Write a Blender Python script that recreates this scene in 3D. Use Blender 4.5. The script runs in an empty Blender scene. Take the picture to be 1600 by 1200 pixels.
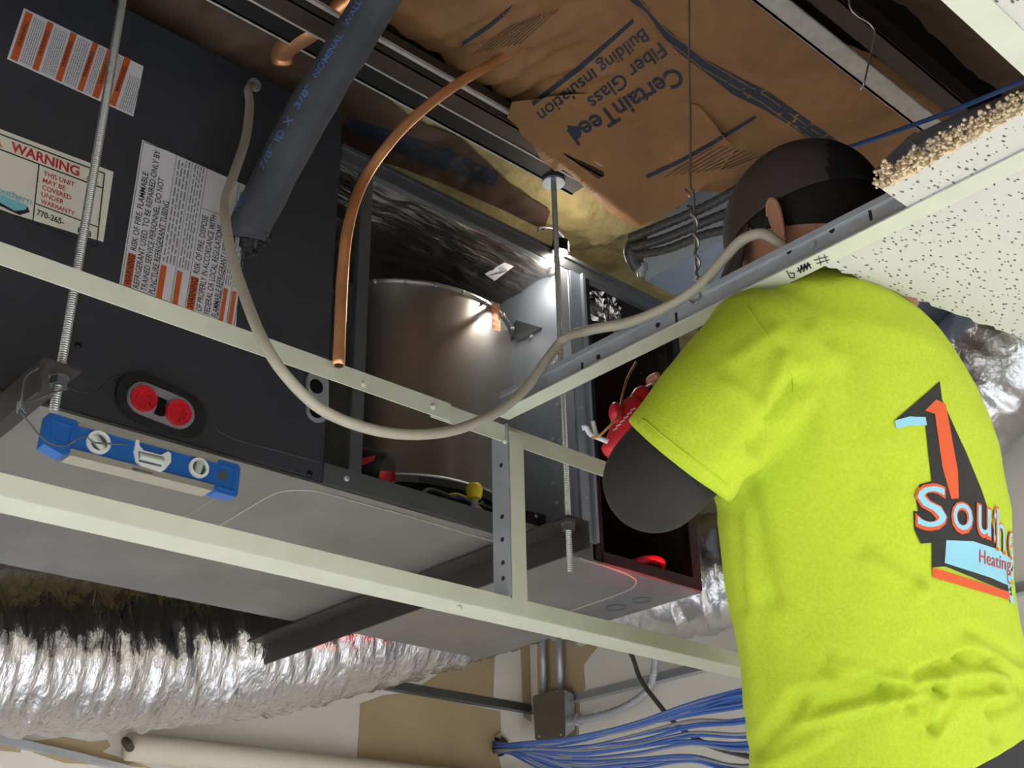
import bpy, bmesh, math, random
from mathutils import Vector, Matrix, noise
from mathutils.bvhtree import BVHTree
from mathutils.geometry import tessellate_polygon
random.seed(7)
S = bpy.context.scene
COL = S.collection
CZ = 1.85                       # camera height above the floor; all coordinates below are relative to the camera height
V = Vector
# ------------------------------------------------------------------ camera
FPX = 1881.6
PITCH, ROLL, YAW = math.radians(26.7), math.radians(-1.26), math.radians(47.35)
fh = V((math.cos(YAW), math.sin(YAW), 0)); rh = V((math.sin(YAW), -math.cos(YAW), 0)); ZU = V((0, 0, 1))
FW = fh * math.cos(PITCH) + ZU * math.sin(PITCH); UP0 = rh.cross(FW)
RT = rh * math.cos(ROLL) + UP0 * math.sin(ROLL); UPV = -rh * math.sin(ROLL) + UP0 * math.cos(ROLL)
cam = bpy.data.objects.new('camera', bpy.data.cameras.new('camera')); COL.objects.link(cam)
cam.data.sensor_width = 36; cam.data.lens = FPX / 1600 * 36; cam.data.clip_start = 0.02
cam.matrix_world = Matrix(((RT.x, UPV.x, -FW.x, 0), (RT.y, UPV.y, -FW.y, 0), (RT.z, UPV.z, -FW.z, CZ), (0, 0, 0, 1)))
S.camera = cam
# ------------------------------------------------------------------ world, lights, exposure
w = bpy.data.worlds.new('room_air'); S.world = w; w.use_nodes = True
w.node_tree.nodes['Background'].inputs[0].default_value = (0.8, 0.82, 0.85, 1)
w.node_tree.nodes['Background'].inputs[1].default_value = 0.15
S.view_settings.view_transform = 'Standard'; S.view_settings.look = 'None'
S.view_settings.exposure = 0.27; S.view_settings.gamma = 1
S.view_settings.use_curve_mapping = False
TROFFERS = [(-0.9, -0.75, 1.2, 0.6, 50), (1.86, -0.75, 0.6, 1.2, 56), (-1.7, 1.25, 0.6, 1.2, 66), (0.3, -2.2, 1.2, 0.6, 44)]
def area(name, loc, sx, sy, power, col):
    l = bpy.data.lights.new(name, 'AREA'); l.shape = 'RECTANGLE'; l.size = sx; l.size_y = sy; l.energy = power; l.color = col; l.spread = math.radians(105)
    o = bpy.data.objects.new(name, l); COL.objects.link(o); o.location = V(loc) + V((0, 0, CZ)); return o
for (x, y, sx, sy, p) in TROFFERS: area('troffer_light', (x, y, 0.645), sx - .06, sy - .06, p, (.95, .98, 1))
LED = V((1.262, 1.243, 1.140))
l = bpy.data.lights.new('work_light_beam', 'POINT'); l.energy = 1.7; l.color = (1, .9, .75); l.shadow_soft_size = .012
o = bpy.data.objects.new('work_light_beam', l); COL.objects.link(o); o.location = V((1.272, 1.270, CZ + 1.122))
RED = V((1.80, 0.80, 0.25))
l = bpy.data.lights.new('work_light_glow', 'POINT'); l.energy = .5; l.color = (1, .9, .75); l.shadow_soft_size = .01
o = bpy.data.objects.new('work_light_glow', l); COL.objects.link(o); o.location = V((1.285, 1.236, CZ + 1.163))
l = bpy.data.lights.new('red_lamp_beam', 'SPOT'); l.energy = 42; l.color = (1, .04, .07); l.spot_size = math.radians(36); l.spot_blend = .6; l.shadow_soft_size = .02
o = bpy.data.objects.new('red_lamp_beam', l); COL.objects.link(o); o.location = RED + V((0, 0, CZ + .012))
o.rotation_euler = (V((1.535, 1.31, .6)) - RED).to_track_quat('-Z', 'Y').to_euler()
CAMOBJS = set(COL.objects)

# ------------------------------------------------------------------ pixel rays -> points on real planes
def ray(u, v): return FW + RT * ((u - 800) / FPX) - UPV * ((v - 600) / FPX)
def pz(u, v, z): d = ray(u, v); return d * (z / d.z)
def py(u, v, y): d = ray(u, v); return d * (y / d.y)
def pxx(u, v, x): d = ray(u, v); return d * (x / d.x)
def pt(u, v, t): return ray(u, v) * t
def proj(p): t = p.dot(FW); return 800 + FPX * p.dot(RT) / t, 600 - FPX * p.dot(UPV) / t

# ------------------------------------------------------------------ materials
MATS = {}
def srgb(c):
    return tuple(((x / 255) / 12.92 if x / 255 <= .04045 else ((x / 255 + .055) / 1.055) ** 2.4) for x in c)
def mat(name, rgb, rough=.6, metal=0, var=0, vscale=20, bump=0, bscale=60, bdetail=4, emit=0, rgb2=None, stretch=None, spec=.5, transm=0, aniso=0):
    m = bpy.data.materials.new(name); m.use_nodes = True; nt = m.node_tree; b = nt.nodes['Principled BSDF']
    c = srgb(rgb) + (1,); b.inputs['Base Color'].default_value = c; b.inputs['Roughness'].default_value = rough
    b.inputs['Metallic'].default_value = metal; b.inputs['Specular IOR Level'].default_value = spec
    if transm: b.inputs['Transmission Weight'].default_value = transm
    tc = nt.nodes.new('ShaderNodeTexCoord'); mp = nt.nodes.new('ShaderNodeMapping'); nt.links.new(tc.outputs['Object'], mp.inputs[0])
    if stretch: mp.inputs['Scale'].default_value = stretch
    if var or rgb2:
        n = nt.nodes.new('ShaderNodeTexNoise'); n.inputs['Scale'].default_value = vscale; n.inputs['Detail'].default_value = 5
        nt.links.new(mp.outputs[0], n.inputs['Vector'])
        r = nt.nodes.new('ShaderNodeValToRGB'); r.color_ramp.elements[0].position = .35; r.color_ramp.elements[1].position = .65
        c2 = srgb(rgb2) if rgb2 else tuple(min(1, x * (1 + var)) for x in c[:3])
        r.color_ramp.elements[0].color = tuple(x * (1 - var) for x in c[:3]) + (1,) if not rgb2 else c
        r.color_ramp.elements[1].color = tuple(c2) + (1,)
        nt.links.new(n.outputs[0], r.inputs[0]); nt.links.new(r.outputs[0], b.inputs['Base Color'])
    if bump:
        n = nt.nodes.new('ShaderNodeTexNoise'); n.inputs['Scale'].default_value = bscale; n.inputs['Detail'].default_value = bdetail
        nt.links.new(mp.outputs[0], n.inputs['Vector'])
        bp = nt.nodes.new('ShaderNodeBump'); bp.inputs['Strength'].default_value = 1; bp.inputs['Distance'].default_value = bump
        nt.links.new(n.outputs[0], bp.inputs['Height']); nt.links.new(bp.outputs[0], b.inputs['Normal'])
    if emit: b.inputs['Emission Color'].default_value = c; b.inputs['Emission Strength'].default_value = emit
    MATS[name] = m; return m
M_dark = mat('slate_coated_steel', (64, 66, 73), .45, .3, var=.06, vscale=8, bump=.0002, bscale=300)
M_galv = mat('galvanized_steel', (178, 183, 190), .36, .45, var=.08, vscale=14, bump=.0002, bscale=90)
M_pan = mat('bottom_sheet_steel', (140, 140, 140), .36, .9, var=.14, vscale=5, bump=.0002, bscale=40)
M_part = mat('partition_steel', (132, 142, 156), .45, .2, var=.08, vscale=10)
M_rail = mat('grey_rail_steel', (112, 116, 120), .45, .7, var=.08)
M_white = mat('cream_painted_steel', (202, 203, 184), .38, 0, var=.03, vscale=30)
M_black = mat('black_rubber', (22, 22, 24), .6)
M_blackm = mat('black_metal', (26, 26, 28), .35, .4)
M_liner = mat('black_liner', (34, 32, 32), .8, bump=.002, bscale=20)
M_foil = mat('dark_foil_liner', (160, 154, 150), .34, 1, bump=.010, bscale=26, stretch=(.5, 1.6, 1))
M_drum = mat('drum_sheet_metal', (176, 172, 166), .3, .92, var=.08, vscale=4, stretch=(1, 1, .2))
M_silver = mat('silver_foil_duct', (205, 202, 204), .2, 1, bump=.006, bscale=95, stretch=(1, .6, .22))
M_wrap = mat('foil_wrap', (190, 188, 188), .28, .95, bump=.008, bscale=18)
M_strut = mat('dark_strut_channel', (62, 56, 54), .55, .4, var=.1)
M_rod = mat('zinc_rod', (170, 170, 168), .35, .9)
M_copper = mat('copper', (244, 174, 120), .34, .7, var=.18, vscale=16)
M_foam = mat('pipe_foam', (60, 61, 66), .8, 0, var=.12, vscale=18, bump=.0008, bscale=60)
M_cord = mat('grey_cord', (172, 164, 146), .5)
M_kraft = mat('kraft_paper', (138, 98, 60), .7, 0, var=.14, vscale=7, bump=.006, bscale=13)
M_kraftd = mat('kraft_paper_dark', (82, 62, 48), .75, 0, var=.16, vscale=6, bump=.004, bscale=8)  # kraft paper in a darker brown than the middle batt
M_fg = mat('yellow_fiberglass', (164, 148, 102), .95, 0, var=.2, vscale=18, bump=.012, bscale=26)
M_ink = mat('blue_grey_ink', (40, 48, 62), .8)
M_ink2 = mat('blue_pipe_ink', (74, 104, 160), .7)
M_joist = mat('primed_joist_steel', (70, 58, 50), .65, .3, var=.1)
M_joistd = mat('black_joist_steel', (36, 34, 34), .6, .3)
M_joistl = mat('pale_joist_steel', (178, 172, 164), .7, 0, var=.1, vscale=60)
M_duct = mat('blue_grey_duct', (138, 150, 168), .45, .15, var=.06, vscale=6)
M_hose = mat('dark_flex_conduit', (92, 90, 90), .5, .4, bump=.002, bscale=160)
M_wall = mat('cream_wall_paint', (232, 225, 214), .75, 0, var=.03, vscale=4)
M_tan = mat('bare_drywall_tan', (186, 162, 126), .85, 0, var=.05, vscale=6)
M_paper = mat('sticker_white', (214, 212, 214), .5)
M_cream = mat('sticker_cream', (222, 218, 200), .5)
M_txt = mat('print_black', (34, 34, 38), .7)
M_txtg = mat('print_grey', (120, 118, 120), .7)
M_org = mat('print_orange', (196, 92, 44), .6)
M_redp = mat('print_red', (190, 48, 52), .6)
M_teal = mat('print_teal', (120, 186, 198), .6)
M_amber = mat('print_amber', (214, 146, 66), .6)
M_bluel = mat('level_blue', (28, 98, 176), .4, 0)
M_alu = mat('level_aluminium', (186, 182, 168), .4, .6)
M_ringw = mat('white_plastic', (232, 232, 232), .4)
M_vial = mat('vial_glass', (186, 192, 180), .08, 0, spec=.8)
M_greyp = mat('grey_plastic', (138, 138, 142), .45)
M_red = mat('red_plastic', (196, 30, 42), .4)
M_redt = mat('red_tool', (206, 34, 52), .35)
M_shirt = mat('lime_shirt', (180, 200, 40), .85, 0, var=.06, vscale=260, bump=.0006, bscale=500)
M_sleeve = mat('black_sleeve', (34, 31, 28), .85, 0, bump=.0003, bscale=600)
M_cap = mat('brown_black_cap', (70, 61, 56), .85, 0, var=.05, vscale=200, bump=.0004, bscale=500)
M_capb = mat('cap_mesh_black', (28, 27, 25), .9, bump=.0006, bscale=500)
M_skin = mat('skin', (206, 150, 122), .5, 0, var=.05, vscale=30)
M_hair = mat('black_hair', (28, 24, 22), .75, 0, bump=.002, bscale=200)
M_trou = mat('dark_trousers', (34, 34, 40), .85)
M_tile = mat('ceiling_tile', (198, 195, 185), .9)
M_tileb = mat('tile_fibre_core', (214, 190, 156), .95, 0, var=.12, vscale=60, bump=.004, bscale=90)
M_cblue = mat('blue_data_cable', (66, 108, 190), .45)
M_cgrey = mat('grey_data_cable', (150, 152, 158), .5)
M_floor = mat('carpet_floor', (186, 190, 196), .9, 0, var=.05)
M_steelbox = mat('junction_steel', (122, 116, 104), .5, .6, var=.08)
M_yel = mat('yellow_plastic', (224, 200, 40), .45)
M_lampw = mat('lamp_glow', (255, 240, 220), .4, emit=28)
M_panel = mat('troffer_panel', (255, 252, 245), .4, emit=2.2)
M_redled = mat('red_lamp_glow', (255, 20, 30), .4, emit=6)
M_lime2 = M_shirt
M_porange = mat('shirt_print_orange', (214, 84, 36), .8)
M_pblack = mat('shirt_print_black', (26, 25, 24), .8)
M_pblue = mat('shirt_print_light_blue', (140, 200, 220), .8)
# pitted tile surface
def pit_tile(m):
    nt = m.node_tree; b = nt.nodes['Principled BSDF']; tc = nt.nodes.new('ShaderNodeTexCoord')
    n0 = nt.nodes.new('ShaderNodeTexNoise'); n0.inputs['Scale'].default_value = 70; nt.links.new(tc.outputs['Object'], n0.inputs['Vector'])
    mx = nt.nodes.new('ShaderNodeVectorMath'); mx.operation = 'MULTIPLY_ADD'; mx.inputs[1].default_value = (.008, .008, .008)
    nt.links.new(n0.outputs['Color'], mx.inputs[0]); nt.links.new(tc.outputs['Object'], mx.inputs[2])
    mp = nt.nodes.new('ShaderNodeMapping'); mp.inputs['Scale'].default_value = (95, 210, 95); mp.inputs['Rotation'].default_value = (0, 0, .5); nt.links.new(mx.outputs[0], mp.inputs[0])
    vo = nt.nodes.new('ShaderNodeTexVoronoi'); vo.inputs['Scale'].default_value = 1; nt.links.new(mp.outputs[0], vo.inputs['Vector'])
    r = nt.nodes.new('ShaderNodeValToRGB'); r.color_ramp.elements[0].position = .17; r.color_ramp.elements[1].position = .24
    r.color_ramp.elements[0].color = (.12, .11, .09, 1); r.color_ramp.elements[1].color = srgb((198, 195, 185)) + (1,)
    nt.links.new(vo.outputs['Distance'], r.inputs[0]); nt.links.new(r.outputs[0], b.inputs['Base Color'])
    bp = nt.nodes.new('ShaderNodeBump'); bp.inputs['Distance'].default_value = .002; nt.links.new(r.outputs[0], bp.inputs['Height']); nt.links.new(bp.outputs[0], b.inputs['Normal'])
pit_tile(M_tile)

# ------------------------------------------------------------------ object helpers
BASE = {}
def label(o, text, cat, group=None):
    o['label'] = text; o['category'] = cat
    if group: o['group'] = group
def thing(name, text, cat, loc, group=None):
    o = bpy.data.objects.new(name, None); COL.objects.link(o); o.location = loc; o.empty_display_size = .05
    BASE[o.name] = V(loc); label(o, text, cat, group); return o
def root_base(p):
    while p is not None:
        if p.name in BASE: return BASE[p.name]
        p = p.parent
    return V((0, 0, 0))
def obj(name, bm, m, parent=None, smooth=False, text=None):
    """bm: bmesh in camera-height coordinates; mats: one or a list (face.material_index)"""
    bmesh.ops.recalc_face_normals(bm, faces=bm.faces)
    if parent is None:
        xs = [v.co for v in bm.verts]
        b = V(((min(c.x for c in xs) + max(c.x for c in xs)) / 2, (min(c.y for c in xs) + max(c.y for c in xs)) / 2, min(c.z for c in xs)))
    else: b = root_base(parent)
    bmesh.ops.translate(bm, verts=bm.verts, vec=-b)
    me = bpy.data.meshes.new(name); bm.to_mesh(me); bm.free()
    for mm in (m if isinstance(m, list) else [m]): me.materials.append(mm)
    if smooth:
        me.polygons.foreach_set('use_smooth', [True] * len(me.polygons))
        if smooth != 'all':
            try: me.set_sharp_from_angle(angle=math.radians(40))
            except Exception: pass
    o = bpy.data.objects.new(name, me); COL.objects.link(o)
    if parent is None: o.location = b; BASE[o.name] = b
    else: o.parent = parent
    if text: o['label'] = text
    return o
def split_obj(name, bm, m, parent=None, **kw):
    """one object for each loose piece of the mesh"""
    left = set(bm.verts); out = []
    while left:
        st = [left.pop()]; comp = list(st)
        while st:
            for e in st.pop().link_edges:
                for q in e.verts:
                    if q in left: left.discard(q); st.append(q); comp.append(q)
        nbm = bmesh.new(); mp_ = {q: nbm.verts.new(q.co) for q in comp}
        for f in {f for q in comp for f in q.link_faces}: nbm.faces.new([mp_[q] for q in f.verts]).material_index = f.material_index
        out.append(obj(name, nbm, m, parent, **kw))
    bm.free(); return out
def structure(name, bm, m, parent=None):
    o = obj(name, bm, m, parent)
    if parent is None: o['kind'] = 'structure'
    return o
def nb(): return bmesh.new()
def box(bm, x0, x1, y0, y1, z0, z1, bev=0, mi=0):
    g = bmesh.ops.create_cube(bm, size=1)
    bmesh.ops.scale(bm, verts=g['verts'], vec=(abs(x1 - x0), abs(y1 - y0), abs(z1 - z0)))
    bmesh.ops.translate(bm, verts=g['verts'], vec=((x0 + x1) / 2, (y0 + y1) / 2, (z0 + z1) / 2))
    fs = set(f for v in g['verts'] for f in v.link_faces)
    for f in fs: f.material_index = mi
    if bev: bmesh.ops.bevel(bm, geom=list(set(e for v in g['verts'] for e in v.link_edges)), offset=bev, segments=2, affect='EDGES')
    return bm
def obox(bm, c, ax, ay, az, bev=0):
    """oriented box: centre, three half-axis vectors"""
    g = bmesh.ops.create_cube(bm, size=2)
    for v in g['verts']: v.co = c + ax * v.co.x + ay * v.co.y + az * v.co.z
    if bev: bmesh.ops.bevel(bm, geom=list(set(e for v in g['verts'] for e in v.link_edges)), offset=bev, segments=2, affect='EDGES')
    return bm
def catmull(pts, n=8):
    pts = [V(p) for p in pts]; out = []
    P = [pts[0] * 2 - pts[1]] + pts + [pts[-1] * 2 - pts[-2]]
    for i in range(1, len(P) - 2):
        a, b, c, d = P[i - 1], P[i], P[i + 1], P[i + 2]
        for k in range(n):
            t = k / n
            out.append(.5 * ((2 * b) + (c - a) * t + (2 * a - 5 * b + 4 * c - d) * t * t + (3 * b - a - 3 * c + d) * t ** 3))
    out.append(pts[-1]); return out
def tube(bm, pts, r, seg=12, cap=True, rf=None, mi=0):
    """tube along pts, r scalar or list; rf(i, ang) extra radius"""
    pts = [V(p) for p in pts]; n = len(pts); rs = r if isinstance(r, (list, tuple)) else [r] * n
    T = [(pts[min(i + 1, n - 1)] - pts[max(i - 1, 0)]).normalized() for i in range(n)]
    up = V((0, 0, 1)) if abs(T[0].z) < .9 else V((1, 0, 0))
    N = (up - T[0] * up.dot(T[0])).normalized(); rings = []
    for i in range(n):
        N = (N - T[i] * N.dot(T[i])).normalized(); B = T[i].cross(N); ring = []
        for k in range(seg):
            a = 2 * math.pi * k / seg; rr = rs[i] + (rf(i, a) if rf else 0)
            ring.append(bm.verts.new(pts[i] + (N * math.cos(a) + B * math.sin(a)) * rr))
        rings.append(ring)
    for i in range(n - 1):
        for k in range(seg):
            f = bm.faces.new((rings[i][k], rings[i][(k + 1) % seg], rings[i + 1][(k + 1) % seg], rings[i + 1][k])); f.material_index = mi
    if cap:
        bm.faces.new(rings[0][::-1]).material_index = mi; bm.faces.new(rings[-1]).material_index = mi
    return bm
def prism(bm, poly, ext, mi=0):
    """planar 3-D polygon extruded by vector"""
    a = [bm.verts.new(p) for p in poly]; b = [bm.verts.new(V(p) + V(ext)) for p in poly]; n = len(a)
    tri = tessellate_polygon([[V(p) for p in poly]])
    for t in tri:
        f = bm.faces.new([a[i] for i in t]); f.material_index = mi
        f = bm.faces.new([b[i] for i in reversed(t)]); f.material_index = mi
    for i in range(n):
        f = bm.faces.new((a[i], a[(i + 1) % n], b[(i + 1) % n], b[i])); f.material_index = mi
    return bm
def quadsheet(bm, pts, mi=0):
    f = bm.faces.new([bm.verts.new(p) for p in pts]); f.material_index = mi
# ---- flat print: polygons and text in picture-plane coordinates thrown on a real surface by a mapper(u, v) -> point
def poly2d(bm, pts, mi=0):
    vs = [bm.verts.new((x, y, 0)) for x, y in pts]
    for t in tessellate_polygon([[V((x, y, 0)) for x, y in pts]]):
        try: bm.faces.new([vs[i] for i in t]).material_index = mi
        except ValueError: pass
def stroke2d(bm, pts, wd, mi=0):
    for (a, b) in zip(pts, pts[1:]):
        a = V((*a, 0)); b = V((*b, 0)); d = (b - a); n = V((-d.y, d.x, 0)).normalized() * wd / 2; e = d.normalized() * wd / 3
        vs = [bm.verts.new(p) for p in (a - e + n, b + e + n, b + e - n, a - e - n)]; bm.faces.new(vs).material_index = mi
_tc = {}
def text_mesh(s, bold=0):
    k = (s, bold)
    if k in _tc: return _tc[k]
    c = bpy.data.curves.new('t', 'FONT'); c.body = s; c.size = 1; c.resolution_u = 3; c.offset = bold
    o = bpy.data.objects.new('t', c); COL.objects.link(o); bpy.context.view_layer.update()
    me = bpy.data.meshes.new_from_object(o.evaluated_get(bpy.context.evaluated_depsgraph_get()))
    data = ([tuple(v.co) for v in me.vertices], [tuple(p.vertices) for p in me.polygons])
    bpy.data.objects.remove(o); bpy.data.curves.remove(c); bpy.data.meshes.remove(me); _tc[k] = data; return data
def text2d(bm, s, p0, p1, up, mi=0, bold=.0):
    vs, fs = text_mesh(s, bold)
    if not vs: return
    x0 = min(v[0] for v in vs); x1 = max(v[0] for v in vs); p0 = V(p0); p1 = V(p1); up = V(up)
    nv = []
    for x, y, _ in vs:
        q = p0 + (p1 - p0) * ((x - x0) / (x1 - x0)) + up * (y / .7); nv.append(bm.verts.new((q.x, q.y, 0)))
    for f in fs:
        try: bm.faces.new([nv[i] for i in f]).material_index = mi
        except ValueError: pass
def throw(name, bm, mapper, m, parent, maxlen=None, smooth=True, text=None):
    if maxlen:
        bmesh.ops.triangulate(bm, faces=bm.faces)
        for _ in range(6):
            es = [e for e in bm.edges if e.calc_length() > maxlen]
            if not es: break
            bmesh.ops.subdivide_edges(bm, edges=es, cuts=1); bmesh.ops.triangulate(bm, faces=[f for f in bm.faces if len(f.verts) > 3])
    lost = []
    for v in bm.verts:
        q = mapper(v.co.x, v.co.y)
        if q is None: lost.append(v)
        else: v.co = q
    bmesh.ops.delete(bm, geom=lost, context='VERTS')
    base = root_base(parent) if parent else V((0, 0, 0))
    return obj(name, bm, m, parent, smooth='all' if smooth else False, text=text)
def caster(objs, off=.0008, graze=0):
    vs, fs = [], []
    for o in objs:
        b = root_base(o); n = len(vs)
        vs += [v.co + b for v in o.data.vertices]; fs += [tuple(i + n for i in p.vertices) for p in o.data.polygons]
    tree = BVHTree.FromPolygons(vs, fs); last = [1.4]
    def f(u, v):
        d = ray(u, v).normalized(); h = tree.ray_cast(V((0, 0, 0)), d)
        if h[0] is None or abs(h[1].dot(d)) < graze: return None if graze else d * last[0]
        last[0] = h[3]; return (d * h[3] - h[1] * (off if h[1].dot(d) > 0 else -off)) if graze else d * (h[3] - off)
    return f
def face(y): return lambda u, v: py(u, v, y)
def arrow_lerp(a, b, t): return (a[0] + (b[0] - a[0]) * t, a[1] + (b[1] - a[1]) * t)

# ================================================================== THE SETTING
G = .66; WX, WY = 2.246, 2.391; X0, Y0 = -3.2, -3.2; DECK = 1.62
structure('floor', box(nb(), X0, WX, Y0, WY, -CZ - .05, -CZ), M_floor)
wl = structure('wall_left', box(nb(), X0, WX + .1, WY, WY + .1, -CZ, DECK), M_wall)
wr = structure('wall_right', box(nb(), WX, WX + .1, Y0, WY, -CZ, DECK), M_wall)
structure('wall_back', box(nb(), X0 - .1, X0, Y0, WY, -CZ, DECK), M_wall)
structure('wall_near', box(nb(), X0, WX, Y0 - .1, Y0, -CZ, DECK), M_wall)
M_deck = mat('dark_roof_deck', (60, 48, 40), .8)
structure('ceiling', box(nb(), X0, WX + .1, Y0, WY + .1, DECK, DECK + .05), M_deck)
# finished ceiling around the opening (out of the frame except the corner)
bm = nb()
box(bm, X0, .30, Y0, .24, G + .004, G + .02); box(bm, X0, -.45, .24, WY - .3, G + .004, G + .02); box(bm, 1.6, WX, Y0, .24, G + .004, G + .02); box(bm, .30, 1.6, Y0, -.36, G + .004, G + .02)
structure('ceiling', bm, M_tile)
# bare drywall patches on the walls
def patch(pts, plane, par, m=M_tan):
    return obj('bare_drywall_patch', prism(nb(), [plane(*p) for p in pts], (0, -.0012, 0) if par is wl else (-.0012, 0, 0)), m, par)
LW = lambda u, v: py(u, v, WY - .0005)
RW = lambda u, v: pxx(u, v, WX - .0005)
patch([(563, 1100), (600, 1087), (640, 1083), (781, 1112), (783, 1150), (778, 1178), (786, 1215), (556, 1215), (560, 1150)], LW, wl)
patch([(700, 1040), (773, 1025), (770, 1100), (650, 1076), (690, 1050)], LW, wl)
patch([(-30, 1148), (36, 1150), (32, 1176), (-30, 1170)], LW, wl)
patch([(52, 1158), (100, 1152), (140, 1160), (168, 1157), (172, 1166), (160, 1175), (200, 1188), (236, 1200), (100, 1192), (52, 1176)], LW, wl)
patch([(812, 990), (836, 990), (832, 1130), (818, 1120)], LW, wl)
patch([(839, 980), (960, 980), (925, 1022), (912, 1040), (915, 1075), (906, 1085), (905, 1150), (870, 1158), (842, 1158)], RW, wr)
# wall angles at ceiling height
obj('wall_angle', box(box(nb(), 1.6, WX - .002, WY - .024, WY - .001, G - .003, G), 1.6, WX - .002, WY - .003, WY - .001, G, G + .024), M_rail, wl)
obj('wall_angle', box(box(nb(), WX - .024, WX - .001, .9, WY - .025, G - .003, G), WX - .003, WX - .001, .9, WY - .025, G, G + .024), M_galv, wr)
obj('wall_angle', prism(nb(), [LW(-30, 1144), LW(125, 1180), LW(200, 1199), LW(200, 1208), LW(125, 1190), LW(-30, 1158)], (0, -.02, 0)), M_galv, wl)
# black disc for the shade inside the wall hole where the data cables enter
h = obj('cable_hole', tube(nb(), [py(779, 1166, WY - .006), py(779, 1166, WY - .002)], .026, 20), M_black, wl)
obj('torn_paper', prism(nb(), [LW(770, 1150), LW(778, 1146), LW(792, 1158), LW(788, 1162), LW(778, 1156)], (0, -.012, 0)), M_tan, wl)

# troffers
for i, (x, y, sx, sy, p) in enumerate(TROFFERS):
    t = thing('ceiling_light', 'flat white troffer light in the finished ceiling ' + ['left behind the camera', 'right behind the camera', 'far to the left', 'farthest behind the camera'][i], 'light', (x, y, G - .012))
    obj('frame', box(nb(), x - sx / 2, x + sx / 2, y - sy / 2, y + sy / 2, G - .008, G + .004), M_white, t)
    obj('diffuser', box(nb(), x - sx / 2 + .03, x + sx / 2 - .03, y - sy / 2 + .03, y + sy / 2 - .03, G - .0105, G - .008), M_panel, t)

# ================================================================== ROOF STEEL AND INSULATION
K = .9154
def joist(name, text, bars, web_y):
    t = thing(name, text, 'beam', (.9, web_y, 1.19))
    for (y0, y1, z, m, tx) in bars:
        b = nb(); XE = 1.21 if web_y > 1 else WX; box(b, -1.2, XE, y0, y1, z, z + .005, .001); box(b, -1.2, XE, (y0 if y0 < web_y else y1 - .005), (y0 + .005 if y0 < web_y else y1), z, z + .042)
        obj('angle_flange', b, m, t, text=tx)
    b = nb()
    for k in range(10):
        x = -1.1 + k * .24
        tube(b, [V((x, web_y, 1.2)), V((x + .12 * (1 if k % 2 else 1), web_y, DECK - .005))] if k % 2 == 0 else [V((x + .0, web_y, 1.2)), V((x - .12, web_y, DECK - .005))], .008, 8)
    split_obj('web_bar', b, M_joistd, t)
    return t
joist('roof_joist', 'dark steel roof joist running above the air handler, rod washer under it', [(1.0795, 1.1165, 1.19, M_joist, 'brown primed flange'), (1.1205, 1.1555, 1.193, M_joistd, 'black flange')], 1.1185)
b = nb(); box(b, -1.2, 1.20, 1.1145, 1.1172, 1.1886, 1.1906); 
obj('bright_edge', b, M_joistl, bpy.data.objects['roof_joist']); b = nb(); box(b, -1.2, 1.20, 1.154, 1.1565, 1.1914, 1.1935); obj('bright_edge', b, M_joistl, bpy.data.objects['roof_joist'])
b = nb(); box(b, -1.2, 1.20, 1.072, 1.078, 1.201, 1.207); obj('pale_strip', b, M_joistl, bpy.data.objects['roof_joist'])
joist('roof_joist', 'roof joist with a pale speckled bottom flange at upper right', [(.641, .675, 1.19, M_joistl, 'pale speckled flange'), (.6, .633, 1.204, M_joist, 'grey flange')], .637)

def heightsheet(x0, x1, y0, y1, z, nx, ny, amp, seed, extra=None, m=0):
    b = nb(); g = []
    for i in range(nx + 1):
        row = []
        for j in range(ny + 1):
            x = x0 + (x1 - x0) * i / nx; y = y0 + (y1 - y0) * j / ny
            n1 = noise.noise(V((x * 5 + seed, y * 5, seed))); n2 = abs(noise.noise(V((x * 9 + y * 7, y * 4 - x * 3, seed + 3)))) ; n3 = abs(noise.noise(V((x * 26, y * 20, seed + 9))))
            e = min(1, min(j, ny - j) / (ny * .12))
            dz = amp * (n1 * .8 - (1 - n2 * 2) * .25 - (1 - n3 * 3) * .10)
            if extra: dz += extra(x, y)
            row.append(b.verts.new((x, y, z + dz + (1 - e) * .02)))
        g.append(row)
    for i in range(nx):
        for j in range(ny): b.faces.new((g[i][j], g[i][j + 1], g[i + 1][j + 1], g[i + 1][j])).material_index = m
    return b
def crumple(x, y):
    # gathered folds towards the low-x edge where the paper is bunched at the pipe
    p = proj(V((x, y, 1.25))); d = math.hypot(p[0] - 800, p[1] - 90)
    return .016 * math.exp(-(d / 110) ** 2) * math.sin((p[0] * .5 + p[1]) * .16) + .006 * math.sin((p[0] * .55 + p[1]) * .07) * math.exp(-(d / 260) ** 2)
def droop(x, y):
    return crumple(x, y) + .075 * math.exp(-((x - 1.62) / .2) ** 2)
bt = thing('insulation_batt', 'kraft paper faced fibreglass batt with upside down blue grey printing between the roof joists', 'insulation', (1.1, .96, 1.35))
sheet_mid = obj('kraft_facing', heightsheet(-.6, WX - .01, .679, 1.10, 1.249, 230, 60, .03, 2.0, droop), M_kraft, bt, smooth='all')
bt2 = thing('insulation_batt', 'yellow fibreglass batt with torn paper beyond the dark roof joist, above the air handler', 'insulation', (1.1, 1.6, 1.37))
sheet_far = obj('fibreglass', heightsheet(-.6, WX - .01, 1.161, 2.35, 1.285, 150, 90, .06, 5.0), M_fg, bt2, smooth='all')
bt3 = thing('insulation_batt', 'dusty brown paper batt right of the pale flanged roof joist', 'insulation', (1.1, .3, 1.37))
sheet_near = obj('kraft_facing', heightsheet(-.6, WX - .01, -.35, .595, 1.285, 150, 70, .05, 8.0), M_kraftd, bt3, smooth='all')
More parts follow.
